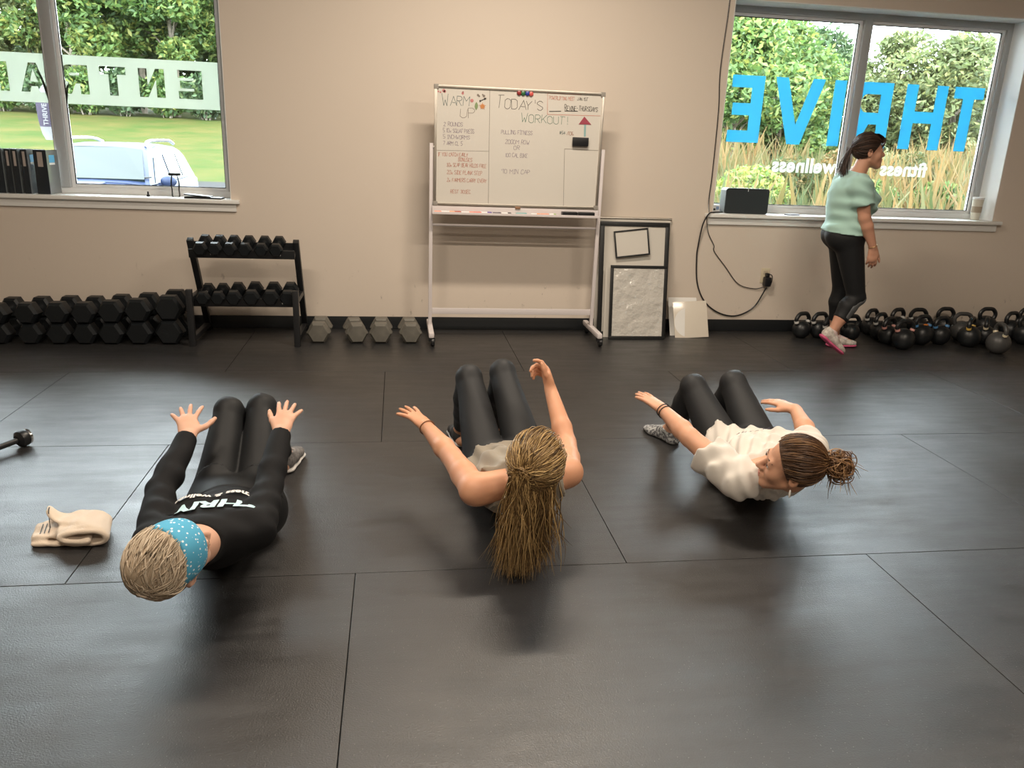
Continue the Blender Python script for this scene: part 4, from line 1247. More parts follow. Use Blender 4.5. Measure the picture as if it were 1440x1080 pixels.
# small doodles in the top left corner
mb = MB()
def disc(mb, cx, cz, r_, n=10, y=None):
    y = BY - 0.0012 if y is None else y
    vs_ = [mb.bm.verts.new((cx + r_ * math.cos(2 * math.pi * k / n), y, cz + r_ * math.sin(2 * math.pi * k / n))) for k in range(n)]
    mb.bm.faces.new(vs_)
for (dx, dz, rr_) in ((.318, 1.735, .011), (.325, 1.730, .009), (.448, 1.724, .009), (.450, 1.732, .005), (.512, 1.679, .012), (.282, 1.728, .006), (.296, 1.724, .006)): disc(mb, dx, dz, rr_)
mb.build('doodle', mat('rose_ink', (0.52, 0.2, 0.2), 0.6), panel, smooth=False)
mb = MB()
for (dx, dz, rr_) in ((.553, 1.717, .008), (.562, 1.710, .006), (.594, 1.713, .009), (.585, 1.721, .005), (.607, 1.697, .006)): disc(mb, dx, dz, rr_)
mb.build('doodle', INK['grey'], panel, smooth=False)
# flat magnets on the board
def plate(name, polys, y, th, m, label, cat, group):
    me = fill2d(polys, th)
    me.transform(Matrix.Translation((0, y - th / 2, 0)) @ Matrix.Rotation(R(90), 4, 'X'))
    tag(link_mesh(name, me, m), label, cat, group)
leaf = [(.542, 1.618), (.552, 1.632), (.555, 1.648), (.550, 1.664), (.543, 1.672), (.535, 1.660), (.531, 1.644), (.535, 1.630)]
plate('leaf_magnet', [leaf], BY, .002, mat('green_leaf_magnet', (0.22, 0.30, 0.14), 0.5), 'small green leaf magnet on the whiteboard', 'magnet', 'whiteboard magnets')
mp_ = []
for k in range(20):
    a = R(90 + 18 * k); rr_ = (0.026 if k % 4 == 0 else 0.020 if k % 2 == 0 else 0.012)
    mp_.append((.586 + rr_ * math.cos(a), 1.645 + rr_ * math.sin(a)))
plate('leaf_magnet', [mp_], BY, .002, mat('orange_leaf_magnet', (0.55, 0.22, 0.07), 0.5), 'small orange maple leaf magnet on the whiteboard', 'magnet', 'whiteboard magnets')
t = thing('bone_magnet', 'tiny black dumbbell-shaped magnet at the top of the whiteboard', 'magnet', (0, 0, 0), 0, 'whiteboard magnets')
MB().cyl((.570, BY - .004, 1.681), (.600, BY - .004, 1.696), .0022, None, 8).build('bar', M_BLACK_PLASTIC, t)
for (a, b) in ((.569, 1.6805), (.601, 1.6965)): MB().ball((a, BY - .004, b), .0055, 6).build('ball_end', M_BLACK_PLASTIC, t)
for (mx_, mz_, cname, col) in ((.838, 1.744, 'dark red', (.28, .03, .03)), (.866, 1.743, 'green', (.03, .14, .05)), (.896, 1.743, 'blue', (.03, .05, .30)), (.922, 1.741, 'light red', (.62, .10, .09))):
    o = MB().lathe([(0, 0), (.0165, 0), (.017, .004), (.014, .011), (.008, .014), (0, .015)], 18, Matrix.Translation((mx_, BY - .0005, mz_)) @ Matrix.Rotation(R(90), 4, 'X')).build('round_magnet', mat(cname.replace(' ', '_') + '_magnet', col, 0.35))
    tag(o, 'round %s magnet at the top of the whiteboard' % cname, 'magnet', 'whiteboard magnets')
plate('triangle_magnet', [[(1.272, 1.556), (1.362, 1.557), (1.309, 1.609)]], BY, .003, mat('maroon_card', (0.33, 0.05, 0.08), 0.55), 'maroon triangle stuck on the whiteboard', 'magnet', 'whiteboard magnets')
t = thing('board_eraser', 'black felt eraser stuck on the whiteboard face', 'eraser', (1.288, BY - 0.0005, 1.438), 0)
MB().box((-.058, -.026, -.030), (.058, -.008, .030), .005).build('grip', M_BLACK_PLASTIC, t)
MB().box((-.055, -.008, -.036), (.055, 0, .028), .002).build('felt_pad', mat('grey_felt', (0.45, 0.43, 0.40), 0.9), t)
# tray things
TRZ = .918
for k, (x, ln, col, nm) in enumerate(((.285, .05, (.85, .35, .25), 'coral'), (.355, .10, (.85, .45, .28), 'pale orange'), (.425, .05, (.45, .12, .08), 'brick red'), (.495, .09, (.85, .30, .22), 'bright coral'), (.565, .06, (.75, .22, .18), 'red'), (.628, .085, (.14, .09, .35), 'violet'), (.705, .06, (.03, .03, .06), 'black'), (.775, .07, (.05, .05, .05), 'black and white'), (.885, .08, (.22, .42, .42), 'teal'), (.985, .07, (.85, .33, .15), 'orange'), (1.055, .06, (.80, .36, .24), 'peach'), (1.115, .05, (.36, .48, .22), 'lime green'))):
    t = thing('marker', '%s dry-erase marker lying in the whiteboard tray' % nm, 'marker', (x, 5.695 + (k % 3) * .012, TRZ + .0085), R(rng.uniform(-4, 4)), 'markers in the tray')
    MB().tube([(-ln / 2, 0, 0), (ln * .12, 0, 0)], .008, 10).build('barrel', M_WHITE_PLASTIC if k % 2 else mat('marker_' + nm.replace(' ', '_') + '_b', col, 0.4), t)
    MB().tube([(ln * .12, 0, 0), (ln / 2 - .006, 0, 0), (ln / 2, 0, 0)], [.0086, .0086, .005], 10).build('cap', mat('marker_' + nm.replace(' ', '_'), col, 0.4), t)
for k, (xa, xb, a) in enumerate(((1.175, 1.293, 3), (1.297, 1.42, -1))):
    t = thing('board_eraser', ['black felt eraser lying left in the marker tray', 'black felt eraser lying right in the marker tray'][k], 'eraser', ((xa + xb) / 2, 5.703, TRZ), R(a), 'erasers in the tray')
    hl_ = (xb - xa) / 2 - .002
    MB().box((-hl_, -.024, .008), (hl_, .024, .034), .006).build('grip', M_BLACK_PLASTIC, t)
    MB().box((-hl_ + .003, -.022, 0), (hl_ - .003, .022, .008), .001).build('felt_pad', mat('dark_felt', (0.03, 0.03, 0.03), 0.9), t)

# ================================================================ BOARDS LEANING AGAINST THE WALL
def lean(name, label, x0, x1, y_bot, y_top, z_top, rot=0.0, cat='board', group=None):
    ang = math.atan2(y_top - y_bot, z_top)
    t = thing(name, label, cat, ((x0 + x1) / 2, y_bot, 0.0), 0, group)
    t.rotation_euler = (-ang, rot, 0)
    return t, (x1 - x0), z_top / math.cos(ang)
def framed(t, w_, h_, fw, fm, pm, depth=.018, extra=None):
    for lo, hi in (((-w_ / 2, -depth, 0), (w_ / 2, 0, fw)), ((-w_ / 2, -depth, h_ - fw), (w_ / 2, 0, h_)), ((-w_ / 2, -depth, fw), (-w_ / 2 + fw, 0, h_ - fw)), ((w_ / 2 - fw, -depth, fw), (w_ / 2, 0, h_ - fw))):
        MB().box(lo, hi, .002).build('frame_rail', fm, t)
    return MB().box((-w_ / 2 + fw, -depth * .55, fw), (w_ / 2 - fw, -depth * .2, h_ - fw)).build('sheet', pm, t, smooth=False)
M_FRAME_BLK = mat('black_frame', (0.012, 0.013, 0.014), 0.4)
t, w_, h_ = lean('display_board', 'tall board with a pale metal top rail, hindmost of the leaning boards', 1.53, 2.105, 5.93, 6.015, .893)
MB().box((-w_ / 2, -.010, 0), (w_ / 2, 0, h_ - .012)).build('sheet', M_BOARD, t, smooth=False)
MB().cyl((-w_ / 2 - .01, -.006, h_ - .004), (w_ / 2 + .01, -.006, h_ - .004), .010).build('top_rail', M_ALU, t)
t, w_, h_ = lean('framed_board', 'large black-framed white board leaning against the wall', 1.536, 2.088, 5.845, 5.975, .866)
framed(t, w_, h_, .034, M_FRAME_BLK, M_BOARD)
t, w_, h_ = lean('white_sheet', 'white board edge sticking out behind the glossy framed sheet', 1.575, 1.90, 5.795, 5.86, .53)
MB().box((-w_ / 2, -.006, 0), (w_ / 2, 0, h_)).build('sheet', M_BOARD, t, smooth=False)
t, w_, h_ = lean('framed_board', 'black-framed sheet under shiny plastic, foremost of the leaning boards', 1.600, 2.045, 5.735, 5.815, .556)
framed(t, w_, h_, .022, M_FRAME_BLK, M_WHITE_PAPER)
M_CRINKLE = mat('glossy_plastic_sleeve', (0.60, 0.58, 0.54), 0.10, spec=0.9, bump=(9, 1.0, 0.03))
mb = MB()
nx2, nz2 = 16, 22
rs_ = random.Random(3)
gv2 = [[mb.bm.verts.new((-w_ / 2 + .024 + (w_ - .048) * i / nx2, -.0135 - .0015 * math.sin(i * 1.7 + j * .9) * math.sin(j * .6) + rs_.uniform(-.0006, .0006), .024 + (h_ - .048) * j / nz2)) for i in range(nx2 + 1)] for j in range(nz2 + 1)]
for j in range(nz2):
    for i in range(nx2): mb.bm.faces.new((gv2[j][i], gv2[j][i + 1], gv2[j + 1][i + 1], gv2[j + 1][i]))
mb.build('plastic_sleeve', M_CRINKLE, t)
# small frame hung on the large board
t = thing('small_frame', 'small tilted black frame hanging on the large leaning board', 'frame', (1.783, 5.921, .712), 0)
t.rotation_euler = (-R(8.6), R(-7), 0)
w_, h_ = .272, .205
for lo, hi in (((-w_ / 2, -.012, -h_ / 2), (w_ / 2, 0, -h_ / 2 + .012)), ((-w_ / 2, -.012, h_ / 2 - .012), (w_ / 2, 0, h_ / 2)), ((-w_ / 2, -.012, -h_ / 2 + .012), (-w_ / 2 + .012, 0, h_ / 2 - .012)), ((w_ / 2 - .012, -.012, -h_ / 2 + .012), (w_ / 2, 0, h_ / 2 - .012))):
    MB().box(lo, hi, .002).build('frame_rail', M_FRAME_BLK, t)
MB().box((-w_ / 2 + .010, -.006, -h_ / 2 + .010), (w_ / 2 - .010, -.003, h_ / 2 - .010)).build('sheet', M_BOARD, t, smooth=False)
M_GLOSS = mat('glossy_white_sheet', (0.70, 0.64, 0.55), 0.16, spec=0.6)
t, w_, h_ = lean('acrylic_sheet', 'pale sheet behind the glossy one right of the leaning boards', 2.135, 2.37, 5.85, 5.98, .282)
MB().box((-w_ / 2, -.004, 0), (w_ / 2, 0, h_)).build('sheet', M_WHITE_PAPER, t, smooth=False)
t, w_, h_ = lean('acrylic_sheet', 'glossy pale sheet leaning right of the leaning boards', 2.155, 2.43, 5.785, 5.88, .272, R(-3))
MB().box((-w_ / 2, -.004, 0), (w_ / 2, 0, h_), .001).build('sheet', M_GLOSS, t)
mb = MB()
n_ = 24
vs_ = [mb.bm.verts.new((-.02 + .115 * math.cos(R(100 + 150 * k / n_)), -.0046, .12 + .115 * math.sin(R(100 + 150 * k / n_)))) for k in range(n_ + 1)]
mb.bm.faces.new(vs_)
mb.build('printed_circle', M_WHITE_PAPER, t, smooth=False)

# ================================================================ FLOOR THINGS
t = thing('exercise_bar', 'black bar with a rounded shiny end cap at the left picture edge', 'bar', (-1.70, 3.60, 0.0))
MB().tube([(-.36, -.62, .020), (.0, .0, .040)], [.015, .014], 12).build('rod', M_BLACK_METAL, t)
d_ = Vector((.50, .86, 0.05)).normalized()
M = Matrix.Translation((.012, .022, .042)) @ Vector((0, 0, 1)).rotation_difference(d_).to_matrix().to_4x4()
MB().lathe([(0, -.03), (.020, -.03), (.036, -.018), (.040, 0.0), (.038, .014), (.030, .022), (0, .024)], 24, M).build('end_knob', M_BLACK_PLASTIC, t)
MB().lathe([(.030, .0225), (.034, .018), (.036, .026), (.030, .031), (.024, .027)], 24, M).build('end_ring', M_CHROME, t)
# ================================================================ IMPLICIT-SURFACE MODELLER (for bodies, clothes, towel)
def V3(*a):
    return np.array(a[0] if len(a) == 1 else a, dtype=np.float64)


def nrm(v):
    v = np.asarray(v, float); return v / (np.linalg.norm(v) + 1e-12)


class Cap:      # tapered capsule, optionally flattened along unit axis n by factor s (<1 thinner)
    def __init__(self, a, b, r1, r2, n=None, s=1.0):
        self.a, self.b, self.r1, self.r2 = V3(a), V3(b), r1, r2
        self.n = nrm(n) if n is not None else None
        self.s = s
        self.c = (self.a + self.b) / 2
        self.br = np.linalg.norm(self.b - self.a) / 2 + max(r1, r2)

    def d(self, p, off=0.0):
        q = p - self.a; ba = self.b - self.a
        if self.n is not None:
            q = q + np.outer(q @ self.n, self.n) * (1 / self.s - 1)
            ba = ba + self.n * (ba @ self.n) * (1 / self.s - 1)
        t = np.clip(q @ ba / (ba @ ba + 1e-12), 0, 1)
        dd = np.linalg.norm(q - t[:, None] * ba, axis=1) - (self.r1 + (self.r2 - self.r1) * t)
        if self.n is not None:
            dd = dd * (0.5 + 0.5 * self.s)
        return dd - off


class Ell:      # ellipsoid; M rows = local axes in world
    def __init__(self, c, r, M=None):
        self.c = V3(c); self.r = V3(r); self.M = np.eye(3) if M is None else np.asarray(M, float)
        self.br = max(self.r)

    def d(self, p, off=0.0):
        q = (p - self.c) @ self.M.T
        r = self.r + off
        k0 = np.linalg.norm(q / r, axis=1); k1 = np.linalg.norm(q / (r * r), axis=1) + 1e-9
        return k0 * (k0 - 1) / k1


class U:        # smooth union of children
    def __init__(self, k, *ch):
        self.k = k; self.ch = [c for c in ch if c is not None]
        self._b()

    def _b(self):
        lo = np.min([c.c - c.br for c in self.ch], axis=0); hi = np.max([c.c + c.br for c in self.ch], axis=0)
        self.c = (lo + hi) / 2; self.br = np.linalg.norm(hi - lo) / 2
        self.lo, self.hi = lo, hi

    def add(self, *ch):
        self.ch += ch; self._b(); return self


class Sub:      # smooth subtraction: a minus b
    def __init__(self, k, a, b):
        self.k, self.a, self.b_ = k, a, b
        self.c, self.br = a.c, a.br


class Clip:     # child cut by f(p) <= 0
    def __init__(self, a, f):
        self.a, self.f = a, f
        self.c, self.br = a.c, a.br


def smin(a, b, k):
    if k <= 0: return np.minimum(a, b)
    h = np.clip(0.5 + 0.5 * (b - a) / k, 0, 1)
    return b * (1 - h) + a * h - k * h * (1 - h)


def sd(node, p, pc=None, pr=None, off=0.0):
    """distance; subtrees farther than 0.1 from the chunk (centre pc, radius pr) are skipped (None)"""
    if pc is not None and np.linalg.norm(node.c - pc) - node.br - pr - abs(off) > 0.10:
        return None
    if isinstance(node, U):
        out = None
        for c in node.ch:
            d = sd(c, p, pc, pr, off)
            if d is None: continue
            out = d if out is None else smin(out, d, node.k)
        return out
    if isinstance(node, Clip):
        a = sd(node.a, p, pc, pr, off)
        return None if a is None else np.maximum(a, node.f(p))
    if isinstance(node, Sub):
        a = sd(node.a, p, pc, pr, off)
        if a is None: return None
        b = sd(node.b_, p, None, None, 0.0)
        return -smin(-a, b, node.k)
    return node.d(p, off)


def bounds(node):
    if isinstance(node, U):
        bs = [bounds(c) for c in node.ch]
        return np.min([b[0] for b in bs], axis=0), np.max([b[1] for b in bs], axis=0)
    if isinstance(node, (Sub, Clip)): return bounds(node.a)
    if isinstance(node, Cap):
        r = max(node.r1, node.r2); return np.minimum(node.a, node.b) - r, np.maximum(node.a, node.b) + r
    return node.c - node.br, node.c + node.br


def surface(node, h, name, off=0.0, clip=None, disp=None, pad=0.03):
    """mesh of {sd(node)-off (+disp) <= 0} cut by clip(p)<=0, by surface nets on a sparse grid"""
    lo, hi = bounds(node)
    lo = lo - pad - off; hi = hi + pad + off
    B = 8
    nb = np.ceil((hi - lo) / (h * B)).astype(int)
    n = nb * B + 1
    G = np.full(tuple(n), 1.0, np.float32)
    bc = np.stack(np.meshgrid(*[np.arange(k) for k in nb], indexing='ij'), -1).reshape(-1, 3)
    # group blocks into 3x3x3 super-blocks for culling
    key = bc // 3
    kid = (key[:, 0] * 10000 + key[:, 1]) * 10000 + key[:, 2]
    order = np.argsort(kid, kind='stable')
    bc = bc[order]; kid = kid[order]
    starts = np.concatenate([[0], np.nonzero(np.diff(kid))[0] + 1, [len(kid)]])
    loc = np.stack(np.meshgrid(*[np.arange(B + 1)] * 3, indexing='ij'), -1).reshape(-1, 3)
    brad = B * h * 0.87
    for s, e in zip(starts[:-1], starts[1:]):
        blk = bc[s:e]
        cen = lo + (blk * B + B / 2) * h
        gc = (cen.min(0) + cen.max(0)) / 2
        gr = np.linalg.norm(cen.max(0) - cen.min(0)) / 2 + brad
        dc = sd(node, cen, gc, gr, off)
        if dc is None: continue
        act = np.abs(dc) < brad * 1.9 + 0.01
        ins = (~act) & (dc < 0)
        for b in blk[ins]:
            i, j, k = b * B
            G[i:i + B + 1, j:j + B + 1, k:k + B + 1] = np.minimum(G[i:i + B + 1, j:j + B + 1, k:k + B + 1], -1.0)
        blk = blk[act]
        if not len(blk): continue
        idx = (blk[:, None, :] * B + loc[None]).reshape(-1, 3)
        p = lo + idx * h
        d = sd(node, p, gc, gr, off)
        if d is None: continue
        if disp is not None: d = d + disp(p)
        G[idx[:, 0], idx[:, 1], idx[:, 2]] = d
    if clip is not None:
        nz = np.argwhere(G < 0.05)
        p = lo + nz * h
        v = np.maximum(G[nz[:, 0], nz[:, 1], nz[:, 2]], clip(p))
        G[nz[:, 0], nz[:, 1], nz[:, 2]] = v
    return nets(G, lo, h, name)


def nets(G, lo, h, name):
    S = G < 0
    c = [S[i:i + S.shape[0] - 1, j:j + S.shape[1] - 1, k:k + S.shape[2] - 1] for i in (0, 1) for j in (0, 1) for k in (0, 1)]
    anyc = c[0].copy(); allc = c[0].copy()
    for a in c[1:]:
        anyc |= a; allc &= a
    cells = np.argwhere(anyc & ~allc)
    offs = np.array([(i, j, k) for i in (0, 1) for j in (0, 1) for k in (0, 1)])
    vals = np.stack([G[cells[:, 0] + o[0], cells[:, 1] + o[1], cells[:, 2] + o[2]] for o in offs], 1).astype(np.float64)
    acc = np.zeros((len(cells), 3)); cnt = np.zeros(len(cells))
    for a in range(8):
        for b in range(a + 1, 8):
            if np.abs(offs[a] - offs[b]).sum() != 1: continue
            va, vb = vals[:, a], vals[:, b]
            m = (va < 0) != (vb < 0)
            t = np.where(m, va / (va - vb + (va == vb) * 1e-9), 0)
            t = np.clip(t, 0, 1)
            pt = offs[a] + (offs[b] - offs[a]) * t[:, None]
            acc += pt * m[:, None]; cnt += m
    verts = lo + (cells + acc / np.maximum(cnt, 1)[:, None]) * h
    idm = np.full(tuple(np.array(G.shape) - 1), -1, np.int32)
    idm[cells[:, 0], cells[:, 1], cells[:, 2]] = np.arange(len(cells))
    quads = []
    for ax in range(3):
        sl0 = [slice(None)] * 3; sl1 = [slice(None)] * 3
        sl0[ax] = slice(0, -1); sl1[ax] = slice(1, None)
        A, Bq = S[tuple(sl0)], S[tuple(sl1)]
        e = np.argwhere(A != Bq)
        u, v = [(1, 2), (2, 0), (0, 1)][ax]
        ok = (e[:, u] > 0) & (e[:, v] > 0) & (e[:, u] < G.shape[u] - 1) & (e[:, v] < G.shape[v] - 1)
        e = e[ok]
        fl_ = A[e[:, 0], e[:, 1], e[:, 2]]
        def cid(du, dv):
            q = e.copy(); q[:, u] -= du; q[:, v] -= dv
            return idm[q[:, 0], q[:, 1], q[:, 2]]
        q = np.stack([cid(1, 1), cid(0, 1), cid(0, 0), cid(1, 0)], 1)
        q[~fl_] = q[~fl_][:, ::-1]
        quads.append(q)
    quads = np.concatenate(quads)
    quads = quads[(quads >= 0).all(1)]
    # light smoothing to remove grid stair-steps
    for it in range(2):
        sm = np.zeros_like(verts); ct = np.zeros(len(verts))
        for a, b in ((0, 1), (1, 2), (2, 3), (3, 0)):
            for k_ in range(3):
                sm[:, k_] += np.bincount(quads[:, a], weights=verts[quads[:, b], k_], minlength=len(verts)) + np.bincount(quads[:, b], weights=verts[quads[:, a], k_], minlength=len(verts))
            ct += np.bincount(quads[:, a], minlength=len(verts)) + np.bincount(quads[:, b], minlength=len(verts))
        verts = verts * 0.5 + 0.5 * sm / np.maximum(ct, 1)[:, None]
    me = bpy.data.meshes.new(name)
    me.vertices.add(len(verts)); me.vertices.foreach_set('co', verts.astype(np.float32).ravel())
    me.loops.add(4 * len(quads)); me.loops.foreach_set('vertex_index', quads.astype(np.int32).ravel())
    me.polygons.add(len(quads)); me.polygons.foreach_set('loop_start', np.arange(0, 4 * len(quads), 4, dtype=np.int32))
    me.update(calc_edges=True)
    me.shade_smooth()
    return me


def plane(pt, n):
    """clip half-space: keeps the side where (p-pt).n < 0"""
    pt = V3(pt); n = nrm(n)
    return lambda p: (p - pt) @ n


def both(*fs):
    return lambda p: np.max([f(p) for f in fs], axis=0)


def frame3(F, Up):
    """rows: right, forward, up (orthonormal) from forward and approximate up"""
    F = nrm(F); Up = nrm(np.asarray(Up, float) - F * np.dot(Up, F)); Rr = np.cross(F, Up)
    return np.array([Rr, F, Up])


def project_mesh(me, node, origin, ex, ey, nrmv, off, lift=0.0012, start=0.35):
    """wrap a flat mesh (xy) on an implicit surface by walking it down along -nrmv"""
    n = len(me.vertices)
    co = np.empty(n * 3, np.float32); me.vertices.foreach_get('co', co)
    co = co.reshape(-1, 3).astype(np.float64)
    nv = nrm(nrmv)
    p = V3(origin) + np.outer(co[:, 0], ex) + np.outer(co[:, 1], ey) + nv * start
    for it in range(60):
        d = sd(node, p, off=off)
        p = p - nv * np.clip(d, -0.02, 0.05)[:, None] * 0.9
    miss = np.abs(sd(node, p, off=off)) > 0.004
    p = p + nv * lift
    me.vertices.foreach_set('co', p.astype(np.float32).ravel())
    me.update()
    if miss.any():                      # letters that run past the edge of the cloth end there
        bm = bmesh.new(); bm.from_mesh(me); bm.verts.ensure_lookup_table()
        bmesh.ops.delete(bm, geom=[bm.verts[i] for i in np.nonzero(miss)[0]], context='VERTS')
        bm.to_mesh(me); bm.free()
    return me


def strands_mesh(name, paths, radii, shades, m, sides=3, flat=1.0):
    """paths: list of (n,3) arrays -> one mesh of thin tapered tubes"""
    VV, FF, SS = [], [], []
    base = 0
    ang = np.arange(sides) * 2 * np.pi / sides
    for P, r, s in zip(paths, radii, shades):
        P = np.asarray(P, float); n = len(P)
        T = np.gradient(P, axis=0); T /= np.linalg.norm(T, axis=1, keepdims=True) + 1e-9
        ref = np.array([0.31, 0.52, 0.79])
        N1 = np.cross(T, ref); N1 /= np.linalg.norm(N1, axis=1, keepdims=True) + 1e-9
        N2 = np.cross(T, N1)
        taper = np.clip(np.minimum(np.linspace(0.6, 4, n), np.linspace(3.2, 0.25, n)), 0, 1)
        rr = r * taper
        ring = P[:, None, :] + (N1[:, None, :] * np.cos(ang)[None, :, None] + N2[:, None, :] * np.sin(ang)[None, :, None]) * rr[:, None, None]
        VV.append(ring.reshape(-1, 3)); SS.append(np.full(n * sides, s))
        i = np.arange(n - 1)[:, None]; k = np.arange(sides)[None, :]
        a = base + i * sides + k; b = base + i * sides + (k + 1) % sides
        FF.append(np.stack([a, b, b + sides, a + sides], -1).reshape(-1, 4))
        base += n * sides
    VV = np.concatenate(VV); FF = np.concatenate(FF); SS = np.concatenate(SS)
    me = bpy.data.meshes.new(name)
    me.vertices.add(len(VV)); me.vertices.foreach_set('co', VV.astype(np.float32).ravel())
    me.loops.add(4 * len(FF)); me.loops.foreach_set('vertex_index', FF.astype(np.int32).ravel())
    me.polygons.add(len(FF)); me.polygons.foreach_set('loop_start', np.arange(0, 4 * len(FF), 4, dtype=np.int32))
    me.update(calc_edges=True)
    at = me.attributes.new('shade', 'FLOAT', 'POINT'); at.data.foreach_set('value', SS.astype(np.float32))
    me.shade_smooth()
    me.materials.append(m)
    return me
# ================================================================ PEOPLE
def skin_mat(name, col, flush):
    return mat(name, col, 0.5, spec=0.35, noise=(9, flush, 0.3), bump=(260, 0.06, 0.001), sss=0.12)


def hand_node(W, D, N, right, curl=(12, 14, 10), splay=(-10, -3, 4, 11), thumb=(0.62, 0.72, -0.12), hs=1.0, curls=None):
    W = V3(W); D = nrm(D); N = V3(N); N = nrm(N - D * (N @ D))
    T = np.cross(D, N) * (-1 if right else 1)          # towards the thumb
    palm = U(0.012 * hs,
             Cap(W - D * 0.01 * hs, W + D * 0.03 * hs, 0.024 * hs, 0.030 * hs, N, 0.62),
             Cap(W + D * 0.03 * hs + T * 0.004, W + D * 0.072 * hs, 0.032 * hs, 0.036 * hs, N, 0.42),
             Cap(W + D * 0.018 * hs + T * 0.014 * hs - N * 0.004, W + D * 0.056 * hs + T * 0.030 * hs - N * 0.004, 0.014 * hs, 0.012 * hs))
    fingers = []
    bases = (0.0275, 0.0093, -0.0090, -0.0265); lens = (0.070, 0.078, 0.072, 0.056); fw = (0.085, 0.090, 0.086, 0.077)
    for i in range(4):
        a = R(splay[i])
        Df = nrm(D * math.cos(a) - T * math.sin(a))
        p = W + D * fw[i] * hs + T * bases[i] * hs
        knuckle = p - Df * 0.012 * hs + N * 0.002
        segs = []
        cu = curls[i] if curls else curl
        ang = 0.0
        prev = knuckle
        rr = (0.0092, 0.0085, 0.0078, 0.0068)
        for sgi, fr in enumerate((0.46, 0.30, 0.24)):
            ang += R(cu[sgi])
            dirv = Df * math.cos(ang) - N * math.sin(ang)
            nxt = prev + dirv * (lens[i] * fr + (0.012 if sgi == 0 else 0)) * hs
            segs.append(Cap(prev, nxt, rr[sgi] * hs, rr[sgi + 1] * hs))
            prev = nxt
        fingers.append(U(0.004, *segs))
    tb = W + D * 0.026 * hs + T * 0.022 * hs - N * 0.003
    td = nrm(D * thumb[0] + T * thumb[1] + N * thumb[2])
    t2 = nrm(td * 0.8 + D * 0.45)
    k1 = tb + td * 0.040 * hs; k2 = k1 + t2 * 0.030 * hs; k3 = k2 + nrm(t2 + D * 0.15) * 0.022 * hs
    th = U(0.006, Cap(tb, k1, 0.0145 * hs, 0.0105 * hs), Cap(k1, k2, 0.0105 * hs, 0.0095 * hs), Cap(k2, k3, 0.0095 * hs, 0.0078 * hs))
    node = U(0.009, palm, th)
    return U(0.005, node, *fingers), (T, D, N)


class Head:
    def __init__(self, c, F, Up, s=1.0):
        self.c = V3(c); self.M = frame3(F, Up); self.s = s

    def w(self, x, y, z):
        return self.c + (x * self.M[0] + y * self.M[1] + z * self.M[2]) * self.s

    def v(self, x, y, z):
        return x * self.M[0] + y * self.M[1] + z * self.M[2]

    def ell(self, c, r):
        return Ell(self.w(*c), V3(r) * self.s, self.M)

    def node(self):
        s = self.s; w = self.w
        skull = U(0.030, self.ell((0, -0.012, 0.030), (0.073, 0.091, 0.083)), self.ell((0, 0.028, -0.040), (0.054, 0.058, 0.072)),
                  Cap(w(-0.046, 0.0, -0.058), w(-0.012, 0.066, -0.098), 0.016 * s, 0.016 * s), Cap(w(0.046, 0.0, -0.058), w(0.012, 0.066, -0.098), 0.016 * s, 0.016 * s),
                  Cap(w(-0.008, 0.070, -0.098), w(0.008, 0.070, -0.098), 0.018 * s, 0.018 * s),
                  self.ell((-0.036, 0.058, -0.030), (0.022, 0.022, 0.024)), self.ell((0.036, 0.058, -0.030), (0.022, 0.022, 0.024)))
        skull = U(0.014, skull, Cap(w(-0.034, 0.076, 0.020), w(0.034, 0.076, 0.020), 0.010 * s, 0.010 * s))
        eyes = U(0.004, Ell(w(-0.031, 0.098, 0.002), V3(0.018, 0.016, 0.011) * s, self.M), Ell(w(0.031, 0.098, 0.002), V3(0.018, 0.016, 0.011) * s, self.M))
        skull = Sub(0.012, skull, eyes)
        nose = U(0.008, Cap(w(0, 0.084, 0.008), w(0, 0.110, -0.030), 0.0075 * s, 0.0115 * s), Ell(w(-0.011, 0.098, -0.034), V3(0.008, 0.011, 0.008) * s, self.M), Ell(w(0.011, 0.098, -0.034), V3(0.008, 0.011, 0.008) * s, self.M))
        lids = U(0.004, self.ell((-0.031, 0.074, 0.002), (0.0145, 0.0135, 0.0115)), self.ell((0.031, 0.074, 0.002), (0.0145, 0.0135, 0.0115)))
        mouth = U(0.005, Cap(w(-0.019, 0.082, -0.0625), w(0.019, 0.082, -0.0625), 0.0085 * s, 0.0085 * s), Cap(w(-0.008, 0.092, -0.060), w(0.008, 0.092, -0.060), 0.0085 * s, 0.0085 * s), Cap(w(-0.010, 0.090, -0.073), w(0.010, 0.090, -0.073), 0.0085 * s, 0.0085 * s), Cap(w(0, 0.090, -0.045), w(0, 0.088, -0.056), 0.009 * s, 0.011 * s))
        ears = []
        for sx in (-1, 1):
            ears.append(Sub(0.004, self.ell((sx * 0.076, -0.012, -0.012), (0.010, 0.019, 0.031)), self.ell((sx * 0.087, -0.008, -0.008), (0.009, 0.011, 0.018))))
        return U(0.006, U(0.009, skull, nose, mouth, lids), *ears)

    # point on (scaled) cranium for a local direction
    def cran(self, d, lift=0.0):
        d = nrm(d)
        return self.w(0 + d[0] * (0.079 + lift), -0.012 + d[1] * (0.097 + lift), 0.030 + d[2] * (0.089 + lift))

    def loc(self, p):
        return (p - self.c) @ self.M.T / self.s


def hair_clip(h, y0=0.060, z0=0.062, y1=-0.004, z1=-0.055, neck=-0.075):
    """keeps the hair side of a plane through forehead (y0,z0) and in front of the ears (y1,z1)"""
    n = nrm(np.array([0, -(z1 - z0), (y1 - y0)]))
    if n[1] < 0: n = -n
    def f(p):
        q = h.loc(p)
        return np.maximum((q[:, 1] - y0) * n[1] + (q[:, 2] - z0) * n[2], neck - q[:, 2]) * h.s
    return f


